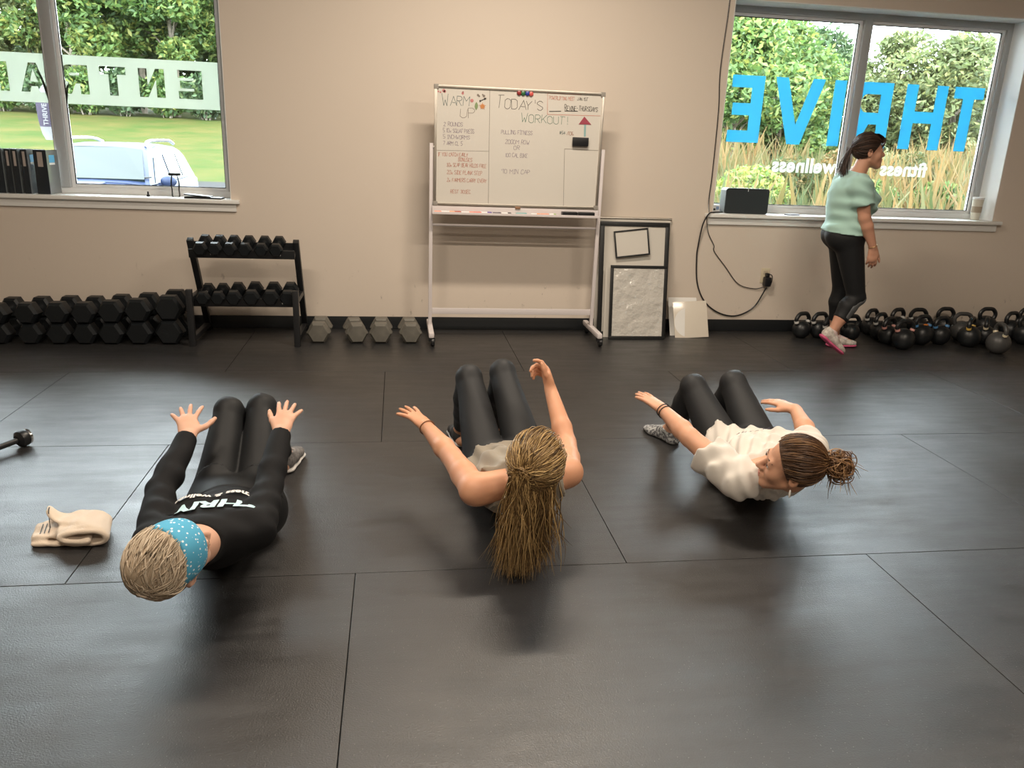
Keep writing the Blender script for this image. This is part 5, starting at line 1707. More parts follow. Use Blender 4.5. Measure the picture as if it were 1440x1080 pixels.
def slerp(a, b, t):
    a = nrm(a); b = nrm(b); o = math.acos(max(-1, min(1, float(a @ b))))
    if o < 1e-4: return a
    return (math.sin((1 - t) * o) * a + math.sin(t * o) * b) / math.sin(o)


def swept_hair(h, knot, n, rs, lift=(0.004, 0.014), clipf=None, end=1.0, wav=0.05, npt=10):
    """strands over the skull from random roots towards direction knot"""
    paths = []
    while len(paths) < n:
        d = nrm(rs.normal(size=3))
        p0 = h.cran(d, 0.004)
        if clipf is not None and clipf(p0[None])[0] > 0: continue
        lf = rs.uniform(*lift); ph = rs.uniform(0, 6.28); am = rs.uniform(0.2, 1.0) * wav
        kd = nrm(V3(knot) + rs.normal(size=3) * 0.06)
        side = nrm(np.cross(d, kd) + 1e-6)
        P = []
        for i in range(npt):
            t = i / (npt - 1) * end
            q = slerp(d, kd, t)
            q = nrm(q + side * am * math.sin(ph + 5 * t) * math.sin(math.pi * min(1, t)))
            P.append(h.cran(q, lf * (0.4 + 0.6 * math.sin(math.pi * min(1, t * 0.9 + 0.1)))))
        paths.append(np.array(P))
    return paths


def lerp(a, b, t):
    return V3(a) + (V3(b) - V3(a)) * t


class Body:
    def __init__(self, J, head, hands, P=None):
        """J joints: shL shR elL elR wL wR hipL hipR knL knR anL anR ; P proportions"""
        p = dict(hipw=0.150, waist=0.128, rib=0.142, depth=1.0, arm=1.0, thigh=1.0, calf=1.0, bust=0.055, sh=1.0, fold=0.0)
        p.update(P or {})
        self.p = p; self.J = J = {k: V3(v) for k, v in J.items()}
        self.head = head
        hm = (J['hipL'] + J['hipR']) / 2; sm = (J['shL'] + J['shR']) / 2
        self.hm, self.sm = hm, sm
        self.Up = nrm(sm - hm)
        rh = nrm(J['hipR'] - J['hipL']); rs_ = nrm(J['shR'] - J['shL'])
        def fr(rv):
            rv = nrm(rv - self.Up * (rv @ self.Up)); return np.array([rv, np.cross(self.Up, rv), self.Up])
        self.Mh, self.Ms, self.Mm = fr(rh), fr(rs_), fr(rh + rs_)
        dp = p['depth']
        L = np.linalg.norm(sm - hm)
        Fm = self.Mm[1]
        curve = Fm * (-p['fold'])            # rounding of the back
        c = lambda t, f=0.0: hm + (sm - hm) * t + Fm * f + curve * math.sin(math.pi * max(0, min(1, t)))
        self.cpt = c
        pelvis = Ell(c(0.05), (p['hipw'], 0.100 * dp, 0.105), self.Mh)
        glut = [Ell(J[k] + self.Mh[1] * (-0.032), (0.082, 0.080 * dp, 0.088), self.Mh) for k in ('hipL', 'hipR')]
        self.pelvis = U(0.04, pelvis, *glut)
        belly = Ell(c(0.30, 0.012), (p['waist'] * 1.04, 0.094 * dp, 0.12), self.Mm)
        waist = Ell(c(0.45), (p['waist'], 0.090 * dp, 0.13), self.Mm)
        rib = Ell(c(0.70), (p['rib'], 0.102 * dp, 0.155), self.Mm)
        upch = Ell(c(0.90, -0.006), (p['rib'] * 1.02 * p['sh'], 0.078 * dp, 0.085), self.Ms)
        bust = [Ell(c(0.70, 0.070 * dp) + self.Ms[0] * s * 0.068, (p['bust'] * 1.1, p['bust'] * 0.95, p['bust'] * 1.05), self.Ms) for s in (-1, 1)]
        gird = Cap(lerp(J['shL'], J['shR'], 0.08), lerp(J['shL'], J['shR'], 0.92), 0.050, 0.050)
        neckb = sm + self.Up * 0.015
        hb = head.w(0, -0.022, -0.070)
        trap = [Cap(lerp(neckb, hb, 0.25), lerp(sm, J[k], 0.72) + self.Up * 0.006, 0.040, 0.034) for k in ('shL', 'shR')]
        neck = Cap(neckb - self.Up * 0.02, hb, 0.056, 0.050 * head.s)
        self.torso = U(0.045, self.pelvis, belly, waist, rib, upch, *bust, gird, *trap)
        self.neck = neck
        self.arm, self.armskin, self.hands = {}, {}, {}
        a = p['arm']
        for s in ('L', 'R'):
            sh, el, w_ = J['sh' + s], J['el' + s], J['w' + s]
            arm = U(0.012, Ell(sh, (0.056 * a, 0.056 * a, 0.056 * a)), Cap(sh, lerp(sh, el, 0.45), 0.052 * a, 0.047 * a), Cap(lerp(sh, el, 0.45), el, 0.047 * a, 0.038 * a),
                    Cap(el, lerp(el, w_, 0.28), 0.0375 * a, 0.0395 * a), Cap(lerp(el, w_, 0.28), w_, 0.0395 * a, 0.0255))
            self.arm[s] = arm
            hn, fr_ = hand_node(w_, **hands[s])
            self.hands[s] = (hn, fr_)
        self.leg = {}
        th, ca = p['thigh'], p['calf']
        for s in ('L', 'R'):
            h_, k_, an = J['hip' + s], J['kn' + s], J['an' + s]
            bend = nrm(k_ - (h_ + an) / 2 + 1e-6)           # towards the front of the knee
            calfc = lerp(k_, an, 0.30) - bend * 0.014
            self.leg[s] = U(0.012, Cap(h_, k_, 0.092 * th, 0.053 * th),
                            Ell(k_ + bend * 0.006, (0.053 * th,) * 3), Cap(k_, calfc, 0.050 * ca, 0.056 * ca), Cap(calfc, lerp(k_, an, 0.62) - bend * 0.006, 0.056 * ca, 0.044 * ca), Cap(lerp(k_, an, 0.62) - bend * 0.006, an, 0.044 * ca, 0.032))
        self.legs = U(0.010, U(0.035, self.pelvis, self.leg['L']), U(0.035, self.pelvis, self.leg['R']))
        self.lower = U(0.030, self.torso, self.legs)
        fs = p.get('foot', 1.0)
        self.feet = []
        # feet: heel and ball under the ankle
        for s in ('L', 'R'):
            an = J['an' + s]
            fd = nrm(J['fd' + s]); un = nrm(J['fu' + s] - fd * (J['fu' + s] @ fd)) if ('fu' + s) in J else np.array([0, 0, 1.0])
            self.J['fu' + s] = un
            heel = an - un * 0.040 - fd * 0.030; ball = an - un * 0.045 + fd * 0.115; toe = ball + fd * 0.05 - un * 0.004
            self.feet.append(U(0.022 * fs, Cap(an, heel, 0.032 * fs, 0.026 * fs), Cap(an, ball, 0.032 * fs, 0.026 * fs, un, 0.8), Cap(ball, toe, 0.034 * fs, 0.026 * fs, un, 0.5), Cap(heel, ball, 0.026 * fs, 0.030 * fs, un, 0.7)))

    def skin(self):
        up = U(0.020, U(0.030, self.torso, self.neck, self.legs), self.arm['L'], self.arm['R'])
        hd = self.head.node()
        return U(0.012, up, hd, U(0.012, *self.feet), self.hands['L'][0], self.hands['R'][0])


def floor_clip(p):
    return 0.0025 - p[:, 2]


def near_plane(pt, n, rad):
    """half-space clip that acts only within rad of pt"""
    pt = V3(pt); n = nrm(n)
    def f(p):
        d = (p - pt) @ n
        return np.where(np.linalg.norm(p - pt, axis=1) < rad, d, -1.0)
    return f


def fold_disp(dirs, amp, freq, seed=0):
    rs = np.random.RandomState(seed)
    D = [nrm(d) for d in dirs]; ph = rs.rand(8) * 6.28
    o = nrm(rs.normal(size=3)); o2 = nrm(rs.normal(size=3))
    def f(p):
        a = np.zeros(len(p))
        for i, d in enumerate(D):
            a += np.sin(freq * (p @ d) + 2.2 * np.sin(9 * (p @ o) + ph[i]) + ph[i + 3]) * (0.5 + 0.5 * np.sin(13 * (p @ o2) + ph[i + 2]))
        return a * amp / len(D)
    return f


def person(label, head, body, skinm, floor=True, hvox=0.0045):
    J = body.J
    base = (float(body.hm[0]), float(body.hm[1]), 0.0)
    t = thing('person', label, 'person', base)
    def add(name, me, m, parent=None):
        me.transform(Matrix.Translation((-base[0], -base[1], 0)))
        if m is not None and not me.materials: me.materials.append(m)
        return link_mesh(name, me, None, parent or t)
    t_add = add
    b = add('body', surface(body.skin(), hvox, 'body', clip=floor_clip if floor else None), skinm)
    return t, t_add


def shoe(add, heel, D, N, upperm, solem, lacem, L=0.24, wd=1.0, accent=None):
    H = V3(heel); D = nrm(D); N = V3(N); N = nrm(N - D * (N @ D)); S_ = np.cross(D, N)
    up = U(0.02, Cap(H + D * .034 + N * .050, H + D * .100 + N * .047, .034 * wd, .037 * wd), Cap(H + D * .10 + N * .044, H + D * (L - .05) + N * .030, .039 * wd, .033 * wd, N, .82), Cap(H + D * .040 + N * .05, H + D * .044 + N * .090, .034 * wd, .033 * wd),
           Cap(H + D * (L - .06) + N * .028, H + D * (L - .034) + N * .026, .035 * wd, .028 * wd, N, .8))
    u = add('shoe', surface(up, .0045, 'shoe', clip=both(plane(H + N * .020, -N), plane(H + N * .092 + D * .04, N + D * .25))), upperm)
    so = U(0.012, Cap(H + D * .038 + N * .014, H + D * .11 + N * .012, .040 * wd, .035 * wd, N, .36), Cap(H + D * .11 + N * .012, H + D * (L - .045) + N * .014, .036 * wd, .042 * wd, N, .30))
    sm_ = surface(so, .0045, 'sole')
    so_ = add('sole', sm_, solem, u)
    mb = MB()
    for k in range(4):
        c = H + D * (.105 + .018 * k) + N * (.082 - .009 * k)
        w_ = .020 * wd
        mb.tube([c - S_ * w_ - N * .006, c + N * .002, c + S_ * w_ - N * .006], .0032, 6)
    add('laces', mb.mesh('laces'), lacem, u)
    return u


def bracelet(add, W, D, r, m, name='bracelet', rad=0.0022, sq=None):
    D = nrm(D); a = nrm(np.cross(D, [0.3, 0.2, 0.9])); b = np.cross(D, a)
    pts = [V3(W) + (a * math.cos(2 * math.pi * k / 24) + b * math.sin(2 * math.pi * k / 24)) * r for k in range(25)]
    return add(name, MB().tube([Vector(p) for p in pts], rad, 6, caps=False).mesh(name), m)


def face_parts(add, h, lipm, browm, irism):
    """eyes, brows and lips that sit on the face"""
    for sx in (-1, 1):
        e = MB().ball((0, 0, 0), 1.0, 8)
        me = e.mesh('eye')
        Mx = Matrix(((*(h.M[0] * .0118 * h.s), 0), (*(h.M[1] * .0118 * h.s), 0), (*(h.M[2] * .0085 * h.s), 0), (0, 0, 0, 1))).transposed()
        me.transform(Matrix.Translation(Vector(h.w(sx * .031, .0775, .000))) @ Mx)
        eo = add('eye', me, M_EYE)
        ir = MB().ball((0, 0, 0), 1.0, 6).mesh('iris')
        Mx2 = Matrix(((*(h.M[0] * .0055 * h.s), 0), (*(h.M[1] * .003 * h.s), 0), (*(h.M[2] * .0055 * h.s), 0), (0, 0, 0, 1))).transposed()
        ir.transform(Matrix.Translation(Vector(h.w(sx * .031, .0875, .000))) @ Mx2)
        add('iris', ir, irism, eo)
        br = MB().tube([Vector(h.w(sx * .014, .0845, .020)), Vector(h.w(sx * .030, .0835, .025)), Vector(h.w(sx * .045, .0725, .021))], [.0028, .0032, .0015], 6).mesh('eyebrow')
        add('eyebrow', br, browm)
        ls = MB().tube([Vector(h.w(sx * .019, .0855, .006)), Vector(h.w(sx * .031, .0905, .0085)), Vector(h.w(sx * .043, .083, .005))], [.0007, .0012, .0007], 5).mesh('eyelash')
        add('eyelash', ls, browm)
    n = U(0.003, Cap(h.w(-.017, .0860, -.0625), h.w(.017, .0860, -.0625), .0058 * h.s, .0058 * h.s), Cap(h.w(-.007, .0955, -.0612), h.w(.007, .0955, -.0612), .0064 * h.s, .0064 * h.s), Cap(h.w(-.009, .0935, -.0722), h.w(.009, .0935, -.0722), .0066 * h.s, .0066 * h.s))
    add('lips', surface(n, .0022, 'lips'), lipm)


M_EYE = mat('eye_white', (0.75, 0.72, 0.70), 0.2)
M_IRIS = mat('brown_iris', (0.07, 0.04, 0.02), 0.15)
M_LIP = mat('lip_skin', (0.50, 0.20, 0.16), 0.4)
M_BLACK_KNIT = mat('black_knit', (0.0075, 0.0078, 0.009), 0.8, spec=0.25, bump=(500, 0.15, 0.0008))
M_LEGGING = mat('black_legging', (0.008, 0.009, 0.0105), 0.62, spec=0.35, bump=(600, 0.1, 0.0006))
M_LEGGING2 = mat('charcoal_legging', (0.015, 0.016, 0.018), 0.62, spec=0.4, bump=(600, 0.1, 0.0006))
Z3 = V3(0, 0, 1.0)

# ---------------------------------------------------------------- woman in black with a blue headband
def person_one():
    h = Head((-0.586, 1.950, 0.330), (0.66, 0.70, 0.38), (0.06, -0.68, 0.73), 1.0)
    J = dict(shL=(-.715, 2.215, .235), shR=(-.432, 2.275, .245), elL=(-.757, 2.45, .290), elR=(-.424, 2.485, .292), wL=(-.722, 2.690, .390), wR=(-.410, 2.705, .395),
             hipL=(-.655, 2.70, .118), hipR=(-.505, 2.705, .118), knL=(-.648, 3.005, .372), knR=(-.528, 3.035, .375), anL=(-.600, 3.285, .075), anR=(-.490, 3.285, .075), fdL=(-.05, 1, 0), fdR=(.16, 1, 0))
    hands = dict(L=dict(D=(-.20, .80, .42), N=(.05, -.50, .86), right=False, curl=(4, 6, 6), splay=(-24, -5, 9, 26), thumb=(.35, .93, -.05), hs=0.98),
                 R=dict(D=(.10, .82, .42), N=(.10, -.48, .86), right=True, curl=(4, 6, 6), splay=(-10, -2, 8, 24), thumb=(.75, .55, -.1), hs=0.98))
    b = Body(J, h, hands, dict(hipw=.140, waist=.122, rib=.135, arm=.92, thigh=.90, calf=.92, bust=.048, fold=.03, depth=.95))
    sk = skin_mat('skin_fair', (0.60, 0.34, 0.24), (0.66, 0.40, 0.29))
    t, add = person('woman in black top and blue dotted headband curling up on the floor', h, b, sk)
    # top with long sleeves
    top = U(0.020, b.lower, b.neck, U(.02, b.arm['L']), U(.02, b.arm['R']))
    cuffs = [near_plane(lerp(J['w' + s], J['el' + s], 0.02), V3(J['w' + s]) - V3(J['el' + s]), .10) for s in 'LR']
    hem = plane(b.cpt(0.06), -b.Up)
    nck = near_plane(b.sm + b.Up * .080, nrm(V3(h.c) - b.sm), .20)
    fd = fold_disp([(0.3, .9, .2), (-.4, .8, .5)], .005, 75, 3)
    sh_me = surface(top, .0055, 'shirt', off=.010, clip=both(floor_clip, hem, nck, *cuffs), disp=fd)
    so = add('shirt', sh_me, M_BLACK_KNIT)
    # leggings with a waistband
    ank = [near_plane(lerp(J['an' + s], J['kn' + s], 0.06), V3(J['an' + s]) - V3(J['kn' + s]), .09) for s in 'LR']
    lg = surface(b.lower, .0055, 'leggings', off=.006, clip=both(floor_clip, plane(b.cpt(.30), b.Up), *ank), disp=fold_disp([(.9, .3, .1)], .0016, 90, 5))
    lo = add('leggings', lg, M_LEGGING)
    wb_ = surface(b.lower, .0055, 'waistband', off=.0125, clip=both(floor_clip, plane(b.cpt(.24), b.Up), plane(b.cpt(-.02), -b.Up)))
    add('waistband', wb_, M_LEGGING, lo)
    # lettering across the chest, read from her feet
    ey = b.Up; ex = -b.Mm[0]
    for body_, sz, cz, boldv, m_ in (('THRIVE', .096, .84, .004, mat('pale_blue_print', (.50, .70, .76), .6)), ('fitness & wellness', .038, .72, .0014, mat('white_print', (.72, .70, .68), .6))):
        tm_ = text_mesh(body_, sz, 0.0, boldv)
        bm_ = bmesh.new(); bm_.from_mesh(tm_)
        bmesh.ops.triangulate(bm_, faces=bm_.faces)
        bmesh.ops.subdivide_edges(bm_, edges=[e for e in bm_.edges if e.calc_length() > .012], cuts=2, use_grid_fill=False)
        bmesh.ops.triangulate(bm_, faces=bm_.faces)
        bm_.to_mesh(tm_); bm_.free()
        project_mesh(tm_, b.lower, b.cpt(cz), ex, ey, b.Mm[1], .0115, .006)
        add('lettering', tm_, m_, so)
    # hair: ash blonde cropped crown
    hc = hair_clip(h, .006, .115, -.050, -.02, -.07)
    HM = attr_mat('ash_blonde_hair', (.32, .25, .17), (.52, .42, .31), .5, c3=(.70, .60, .47))
    cap = U(.03, h.ell((0, -.022, .034), (.083, .100, .090)), h.ell((0, -.060, .050), (.066, .062, .062)))
    ho = add('hair', surface(cap, .005, 'hair', clip=hc), mat('ash_blonde_base', (.42, .32, .22), .6, noise=(30, (.52, .41, .29))))
    rs = np.random.RandomState(11)
    paths = swept_hair(h, (.35, -.80, -.15), 1000, rs, (.010, .024), hc, .85, .30, 11)
    add('hair_strands', strands_mesh('hair_strands', paths, rs.uniform(.0012, .0026, len(paths)), np.clip(rs.normal(.5, .22, len(paths)), 0, 1), HM), None, ho)
    # wide dotted headband
    def bandm():
        m = bpy.data.materials.new('dotted_blue_cotton'); m.use_nodes = True
        nt = m.node_tree; bs = nt.nodes['Principled BSDF']; bs.inputs['Roughness'].default_value = .8
        tc = nt.nodes.new('ShaderNodeTexCoord'); vo = nt.nodes.new('ShaderNodeTexVoronoi'); vo.inputs['Scale'].default_value = 88; vo.inputs['Randomness'].default_value = .75
        nt.links.new(tc.outputs['Object'], vo.inputs['Vector'])
        lt = nt.nodes.new('ShaderNodeMath'); lt.operation = 'LESS_THAN'; lt.inputs[1].default_value = .27
        nt.links.new(vo.outputs['Distance'], lt.inputs[0])
        mx = nt.nodes.new('ShaderNodeMix'); mx.data_type = 'RGBA'; mx.inputs['A'].default_value = (.075, .36, .56, 1); mx.inputs['B'].default_value = (.74, .82, .86, 1)
        nt.links.new(lt.outputs[0], mx.inputs['Factor']); nt.links.new(mx.outputs['Result'], bs.inputs['Base Color'])
        return m
    hb_ = h.ell((0, -.012, .030), (.086, .105, .096))
    n1 = nrm(np.array([0, .80, -.60])); 
    def band_clip(p):
        q = h.loc(p)
        d = (q[:, 1] - .006) * .90 + (q[:, 2] - .115) * (-.42)
        return np.maximum(np.maximum(-d - .006, d - .082), -.055 - q[:, 2]) * h.s
    add('headband', surface(U(.02, hb_, h.ell((0, .025, .0), (.066, .068, .062))), .0045, 'headband', clip=band_clip), bandm())
    face_parts(add, h, M_LIP, mat('brow_blonde', (.3, .2, .13), .7), M_IRIS)
    M_SHOE = mat('grey_knit_shoe', (.10, .095, .095), .8, noise=(90, (.20, .19, .185), .15)); M_SOLE = mat('white_sole', (.72, .70, .67), .6); M_LACE = mat('grey_laces', (.3, .28, .27), .8)
    shoe(add, (-.600 + .0, 3.240, .0), (-.05, 1, 0), Z3, M_SHOE, M_SOLE, M_LACE)
    shoe(add, (-.488, 3.240, .0), (.16, 1, 0), Z3, M_SHOE, M_SOLE, M_LACE)


# ---------------------------------------------------------------- woman with long blonde hair in the middle
def person_two():
    h = Head((.452, 2.355, .402), (.40, .78, .22), (-.02, -.32, .95), 1.0)
    J = dict(shL=(.258, 2.445, .275), shR=(.600, 2.545, .290), elL=(.192, 2.675, .305), elR=(.648, 2.800, .300), wL=(.108, 2.885, .345), wR=(.615, 3.010, .455),
             hipL=(.360, 2.975, .125), hipR=(.535, 2.990, .125), knL=(.308, 3.285, .420), knR=(.462, 3.335, .430), anL=(.300, 3.560, .075), anR=(.470, 3.600, .075), fdL=(-.1, 1, 0), fdR=(.1, 1, 0))
    hands = dict(L=dict(D=(-.52, .80, .24), N=(.25, -.25, .92), right=False, curl=(2, 4, 4), splay=(-14, -2, 12, 34), thumb=(.7, .4, -.6), hs=0.98),
                 R=dict(D=(-.25, .45, .86), N=(.80, .30, .20), right=True, hs=0.98, splay=(-6, -1, 4, 8), curls=((24, 34, 20), (46, 60, 30), (56, 66, 34), (60, 64, 34)), thumb=(.72, .50, -.40)))
    b = Body(J, h, hands, dict(hipw=.152, waist=.126, rib=.142, arm=.98, thigh=.97, calf=.98, bust=.055, fold=.03))
    sk = skin_mat('skin_tanned', (0.58, 0.285, 0.165), (0.66, 0.35, 0.22))
    t, add = person('woman with long blonde hair and bare arms curling up in the middle', h, b, sk)
    ank = [near_plane(lerp(J['an' + s], J['kn' + s], 0.10), V3(J['an' + s]) - V3(J['kn' + s]), .09) for s in 'LR']
    add('leggings', surface(b.lower, .0055, 'leggings', off=.005, clip=both(floor_clip, plane(b.cpt(.34), b.Up), *ank), disp=fold_disp([(.9, .3, .1)], .0012, 90, 6)), M_LEGGING2)
    # loose tank top: armholes cut round the shoulders
    def armhole(p):
        d = -1.0 * np.ones(len(p))
        for s, sg in (('L', -1), ('R', 1)):
            c = V3(J['sh' + s]) + b.Ms[0] * sg * .028 + b.Up * .012
            d = np.maximum(d, .098 - np.linalg.norm(p - c, axis=1))
        return d
    tank = surface(b.lower, .005, 'tank_top', off=.016, clip=both(floor_clip, plane(b.cpt(.13), -b.Up), near_plane(b.sm + b.Up * .050, b.Up + b.Ms[1] * .3, .2), armhole), disp=fold_disp([(.75, .2, .3), (.4, .8, 0), (.9, -.3, .2)], .017, 95, 9))
    add('tank_top', tank, mat('taupe_jersey', (.27, .235, .185), .85, sheen=.2, bump=(300, .12, .001)))
    bra = surface(b.torso, .005, 'sports_bra', off=.007, clip=both(floor_clip, plane(b.cpt(.56), -b.Up), plane(b.cpt(.80), b.Up)))
    add('sports_bra', bra, mat('white_jersey', (.7, .68, .66), .8))
    # hair
    HM = attr_mat('highlighted_blonde_hair', (.045, .025, .012), (.23, .135, .05), .42, c3=(.66, .45, .20))
    hc = hair_clip(h, .058, .066, -.002, -.05, -.09)
    ho = add('hair', surface(U(.02, h.ell((0, -.016, .030), (.084, .102, .093))), .005, 'hair', clip=hc), mat('blonde_root', (.16, .10, .045), .6))
    rs = np.random.RandomState(21)
    knot = nrm((-.18, -.97, .12))
    paths = swept_hair(h, knot, 1500, rs, (.008, .024), hc, 1.0, .12, 11)
    shades = list(np.clip(rs.normal(.60, .25, len(paths)), 0, 1)); rad = list(rs.uniform(.0008, .0018, len(paths)))
    kp = h.cran(knot, .022)
    # twisted knot
    tw = h.v(*np.cross(knot, (0, 0, 1))); tu = nrm(np.cross(tw, h.v(*knot)))
    for k in range(80):
        a0 = rs.rand() * 6.28; rr_ = rs.uniform(.010, .026); P = []
        for i in range(12):
            a = a0 + i * .42
            P.append(kp + (nrm(tw) * math.cos(a) + tu * math.sin(a)) * rr_ * (1 + .15 * rs.normal()) + h.v(*knot) * rs.uniform(-.004, .014))
        paths.append(np.array(P)); shades.append(float(np.clip(rs.normal(.5, .2), 0, 1))); rad.append(rs.uniform(.0016, .003))
    # long fall: from the knot and from the back and sides of the head down to the floor
    def fall(root, target, n, spread_r, spread_t, sh0):
        for k in range(n):
            r0 = V3(root(k)) if callable(root) else V3(root) + rs.normal(size=3) * spread_r
            tg = V3(target) + rs.normal(size=3) * V3(spread_t)
            tg[2] = max(.006, tg[2])
            out = nrm(V3(0, -1, 0) * .8 + rs.normal(size=3) * .3)
            ph = rs.rand() * 6.28; fq = rs.uniform(7, 12); am = rs.uniform(.004, .015)
            P = []
            m1 = lerp(r0, tg, .35) + out * rs.uniform(.02, .05) + V3(0, 0, .05)
            sd_ = nrm(np.cross(tg - r0, [0, 1, 0]) + rs.normal(size=3) * .3)
            for i in range(16):
                u_ = i / 15
                q = (1 - u_) ** 2 * r0 + 2 * u_ * (1 - u_) * m1 + u_ ** 2 * tg
                q = q + sd_ * am * math.sin(ph + fq * u_) * min(1, u_ * 3)
                q[2] = max(q[2], .004)
                P.append(q)
            paths.append(np.array(P)); shades.append(float(np.clip(rs.normal(sh0, .30), 0, 1))); rad.append(rs.uniform(.0008, .0019))
    def back_root(k):
        d = nrm((rs.uniform(-.95, .85), rs.uniform(-.95, -.15), rs.uniform(-.75, .05)))
        return h.cran(d, .008)
    fall(kp, (.385, 2.335, .06), 380, .012, (.032, .03, .05), .72)
    fall(back_root, (.410, 2.375, .030), 1250, 0, (.042, .03, .03), .56)
    fall(back_root, (.440, 2.36, .11), 750, 0, (.048, .03, .05), .48)
    add('hair_strands', strands_mesh('hair_strands', paths, rad, shades, HM), None, ho)
    face_parts(add, h, M_LIP, mat('brow_brown', (.12, .07, .04), .7), M_IRIS)
    bracelet(add, lerp(J['wL'], J['elL'], .04), V3(J['wL']) - V3(J['elL']), .0300, mat('brown_cord', (.20, .08, .03), .7))
    MS = mat('dark_trainer', (.03, .03, .032), .7)
    shoe(add, (.300, 3.515, 0), (-.1, 1, 0), Z3, MS, mat('white_sole_b', (.6, .6, .6), .6), MS)
    shoe(add, (.470, 3.555, 0), (.1, 1, 0), Z3, MS, mat('white_sole_c', (.6, .6, .6), .6), MS)


# ---------------------------------------------------------------- woman in the white T-shirt on the right
def person_three():
    h = Head((1.432, 2.520, .312), (-.86, .30, .10), (.10, -.42, .90), 1.0)
    J = dict(shL=(1.295, 2.640, .205), shR=(1.645, 2.775, .240), elL=(1.166, 2.848, .298), elR=(1.752, 2.975, .252), wL=(1.118, 3.060, .345), wR=(1.780, 3.165, .305),
             hipL=(1.440, 3.085, .125), hipR=(1.612, 3.105, .125), knL=(1.350, 3.320, .360), knR=(1.572, 3.385, .358), anL=(1.352, 3.570, .062), anR=(1.600, 3.640, .062), fdL=(-.34, .94, 0), fdR=(.1, 1, 0))
    hands = dict(L=dict(D=(-.42, .86, .22), N=(.20, -.35, .92), right=False, curl=(4, 5, 4), splay=(-8, -1, 4, 12), thumb=(.85, .35, -.3), hs=1.0),
                 R=dict(D=(-.52, .85, .08), N=(.10, -.25, .96), right=True, curl=(8, 8, 6), splay=(-6, -1, 4, 10), thumb=(.75, .55, -.3), hs=1.0))
    b = Body(J, h, hands, dict(hipw=.158, waist=.142, rib=.152, arm=1.02, thigh=1.05, calf=1.02, bust=.060, fold=.025, depth=1.05))
    sk = skin_mat('skin_warm', (0.60, 0.31, 0.19), (0.66, 0.37, 0.25))
    t, add = person('woman in a white T-shirt with a hair bun curling up on the right', h, b, sk)
    ank = [near_plane(lerp(J['an' + s], J['kn' + s], 0.16), V3(J['an' + s]) - V3(J['kn' + s]), .09) for s in 'LR']
    add('leggings', surface(b.lower, .0055, 'leggings', off=.005, clip=both(floor_clip, plane(b.cpt(.34), b.Up), *ank), disp=fold_disp([(.9, .3, .1)], .0012, 90, 6)), M_LEGGING2)
    slv = []
    for s in 'LR':
        sh, el = V3(J['sh' + s]), V3(J['el' + s])
        slv.append(Clip(U(.02, Cap(sh, lerp(sh, el, .75), .058, .066), Ell(sh, (.062,) * 3)), plane(lerp(sh, el, .60 if s == 'L' else .50), el - sh)))
    tee = U(.030, b.lower, *slv)
    nck = near_plane(b.sm + b.Up * .050 + b.Ms[1] * .02, b.Up * .9 + b.Ms[1] * .35, .12)
    ts = surface(tee, .005, 't_shirt', off=.016, clip=both(floor_clip, plane(b.cpt(.12), -b.Up), nck), disp=fold_disp([(.2, .9, .2), (.8, .5, .1), (.6, -.6, .4)], .020, 105, 14))
    so = add('t_shirt', ts, mat('white_cotton', (.64, .60, .545), .85, sheen=.15, bump=(260, .12, .001)))
    tm_ = text_mesh('BREATHE', .030, 0.0, .0006, 0, 'CENTER', 1.5)
    bm_ = bmesh.new(); bm_.from_mesh(tm_); bmesh.ops.triangulate(bm_, faces=bm_.faces); bm_.to_mesh(tm_); bm_.free()
    project_mesh(tm_, tee, b.cpt(.52), -b.Mm[0], b.Up, b.Mm[1], .022, .009)
    add('lettering', tm_, mat('dark_print', (.03, .03, .06), .7), so)
    HM = attr_mat('auburn_brown_hair', (.045, .022, .012), (.15, .075, .035), .42, c3=(.46, .26, .11))
    hc = hair_clip(h, .056, .066, -.004, -.05, -.09)
    ho = add('hair', surface(U(.02, h.ell((0, -.016, .030), (.083, .101, .092))), .005, 'hair', clip=hc), mat('brown_root', (.075, .038, .02), .6))
    rs = np.random.RandomState(31)
    knot = nrm((.0, -.96, .10))
    paths = swept_hair(h, knot, 900, rs, (.007, .018), hc, 1.0, .07, 11)
    shades = list(np.clip(rs.normal(.38, .22, len(paths)), 0, 1)); rad = list(rs.uniform(.0012, .0024, len(paths)))
    kc = h.cran(knot, .050)
    kd = h.v(*knot); ka = nrm(np.cross(kd, Z3)); kb = nrm(np.cross(ka, kd))
    for k in range(340):            # messy bun of looping strands
        ax = nrm(rs.normal(size=3)); u1 = nrm(np.cross(ax, rs.normal(size=3))); u2 = np.cross(ax, u1)
        cc = kc + rs.normal(size=3) * .012; r0 = rs.uniform(.020, .042); a0 = rs.rand() * 6.28
        P = [cc + (u1 * math.cos(a0 + i * .36) + u2 * math.sin(a0 + i * .36)) * r0 * (1 + .06 * math.sin(i)) for i in range(13)]
        paths.append(np.array(P)); shades.append(float(np.clip(rs.normal(.58, .25), 0, 1))); rad.append(rs.uniform(.0012, .0026))
    for k in range(46):             # loose ends
        st = kc + nrm(rs.normal(size=3)) * .035
        dr = nrm(nrm(st - kc) * .6 + V3(.1, -.2, -.8) + rs.normal(size=3) * .35); ln = rs.uniform(.04, .09)
        P = [st + dr * ln * i / 6 + nrm(rs.normal(size=3)) * .001 + V3(0, 0, -.02) * (i / 6) ** 2 for i in range(7)]
        paths.append(np.array(P)); shades.append(float(np.clip(rs.normal(.6, .2), 0, 1))); rad.append(.0011)
    add('hair_strands', strands_mesh('hair_strands', paths, rad, shades, HM), None, ho)
    face_parts(add, h, M_LIP, mat('brow_dark', (.07, .04, .025), .7), M_IRIS)
    # drop earring
    ep = h.w(-.080, -.010, -.048)
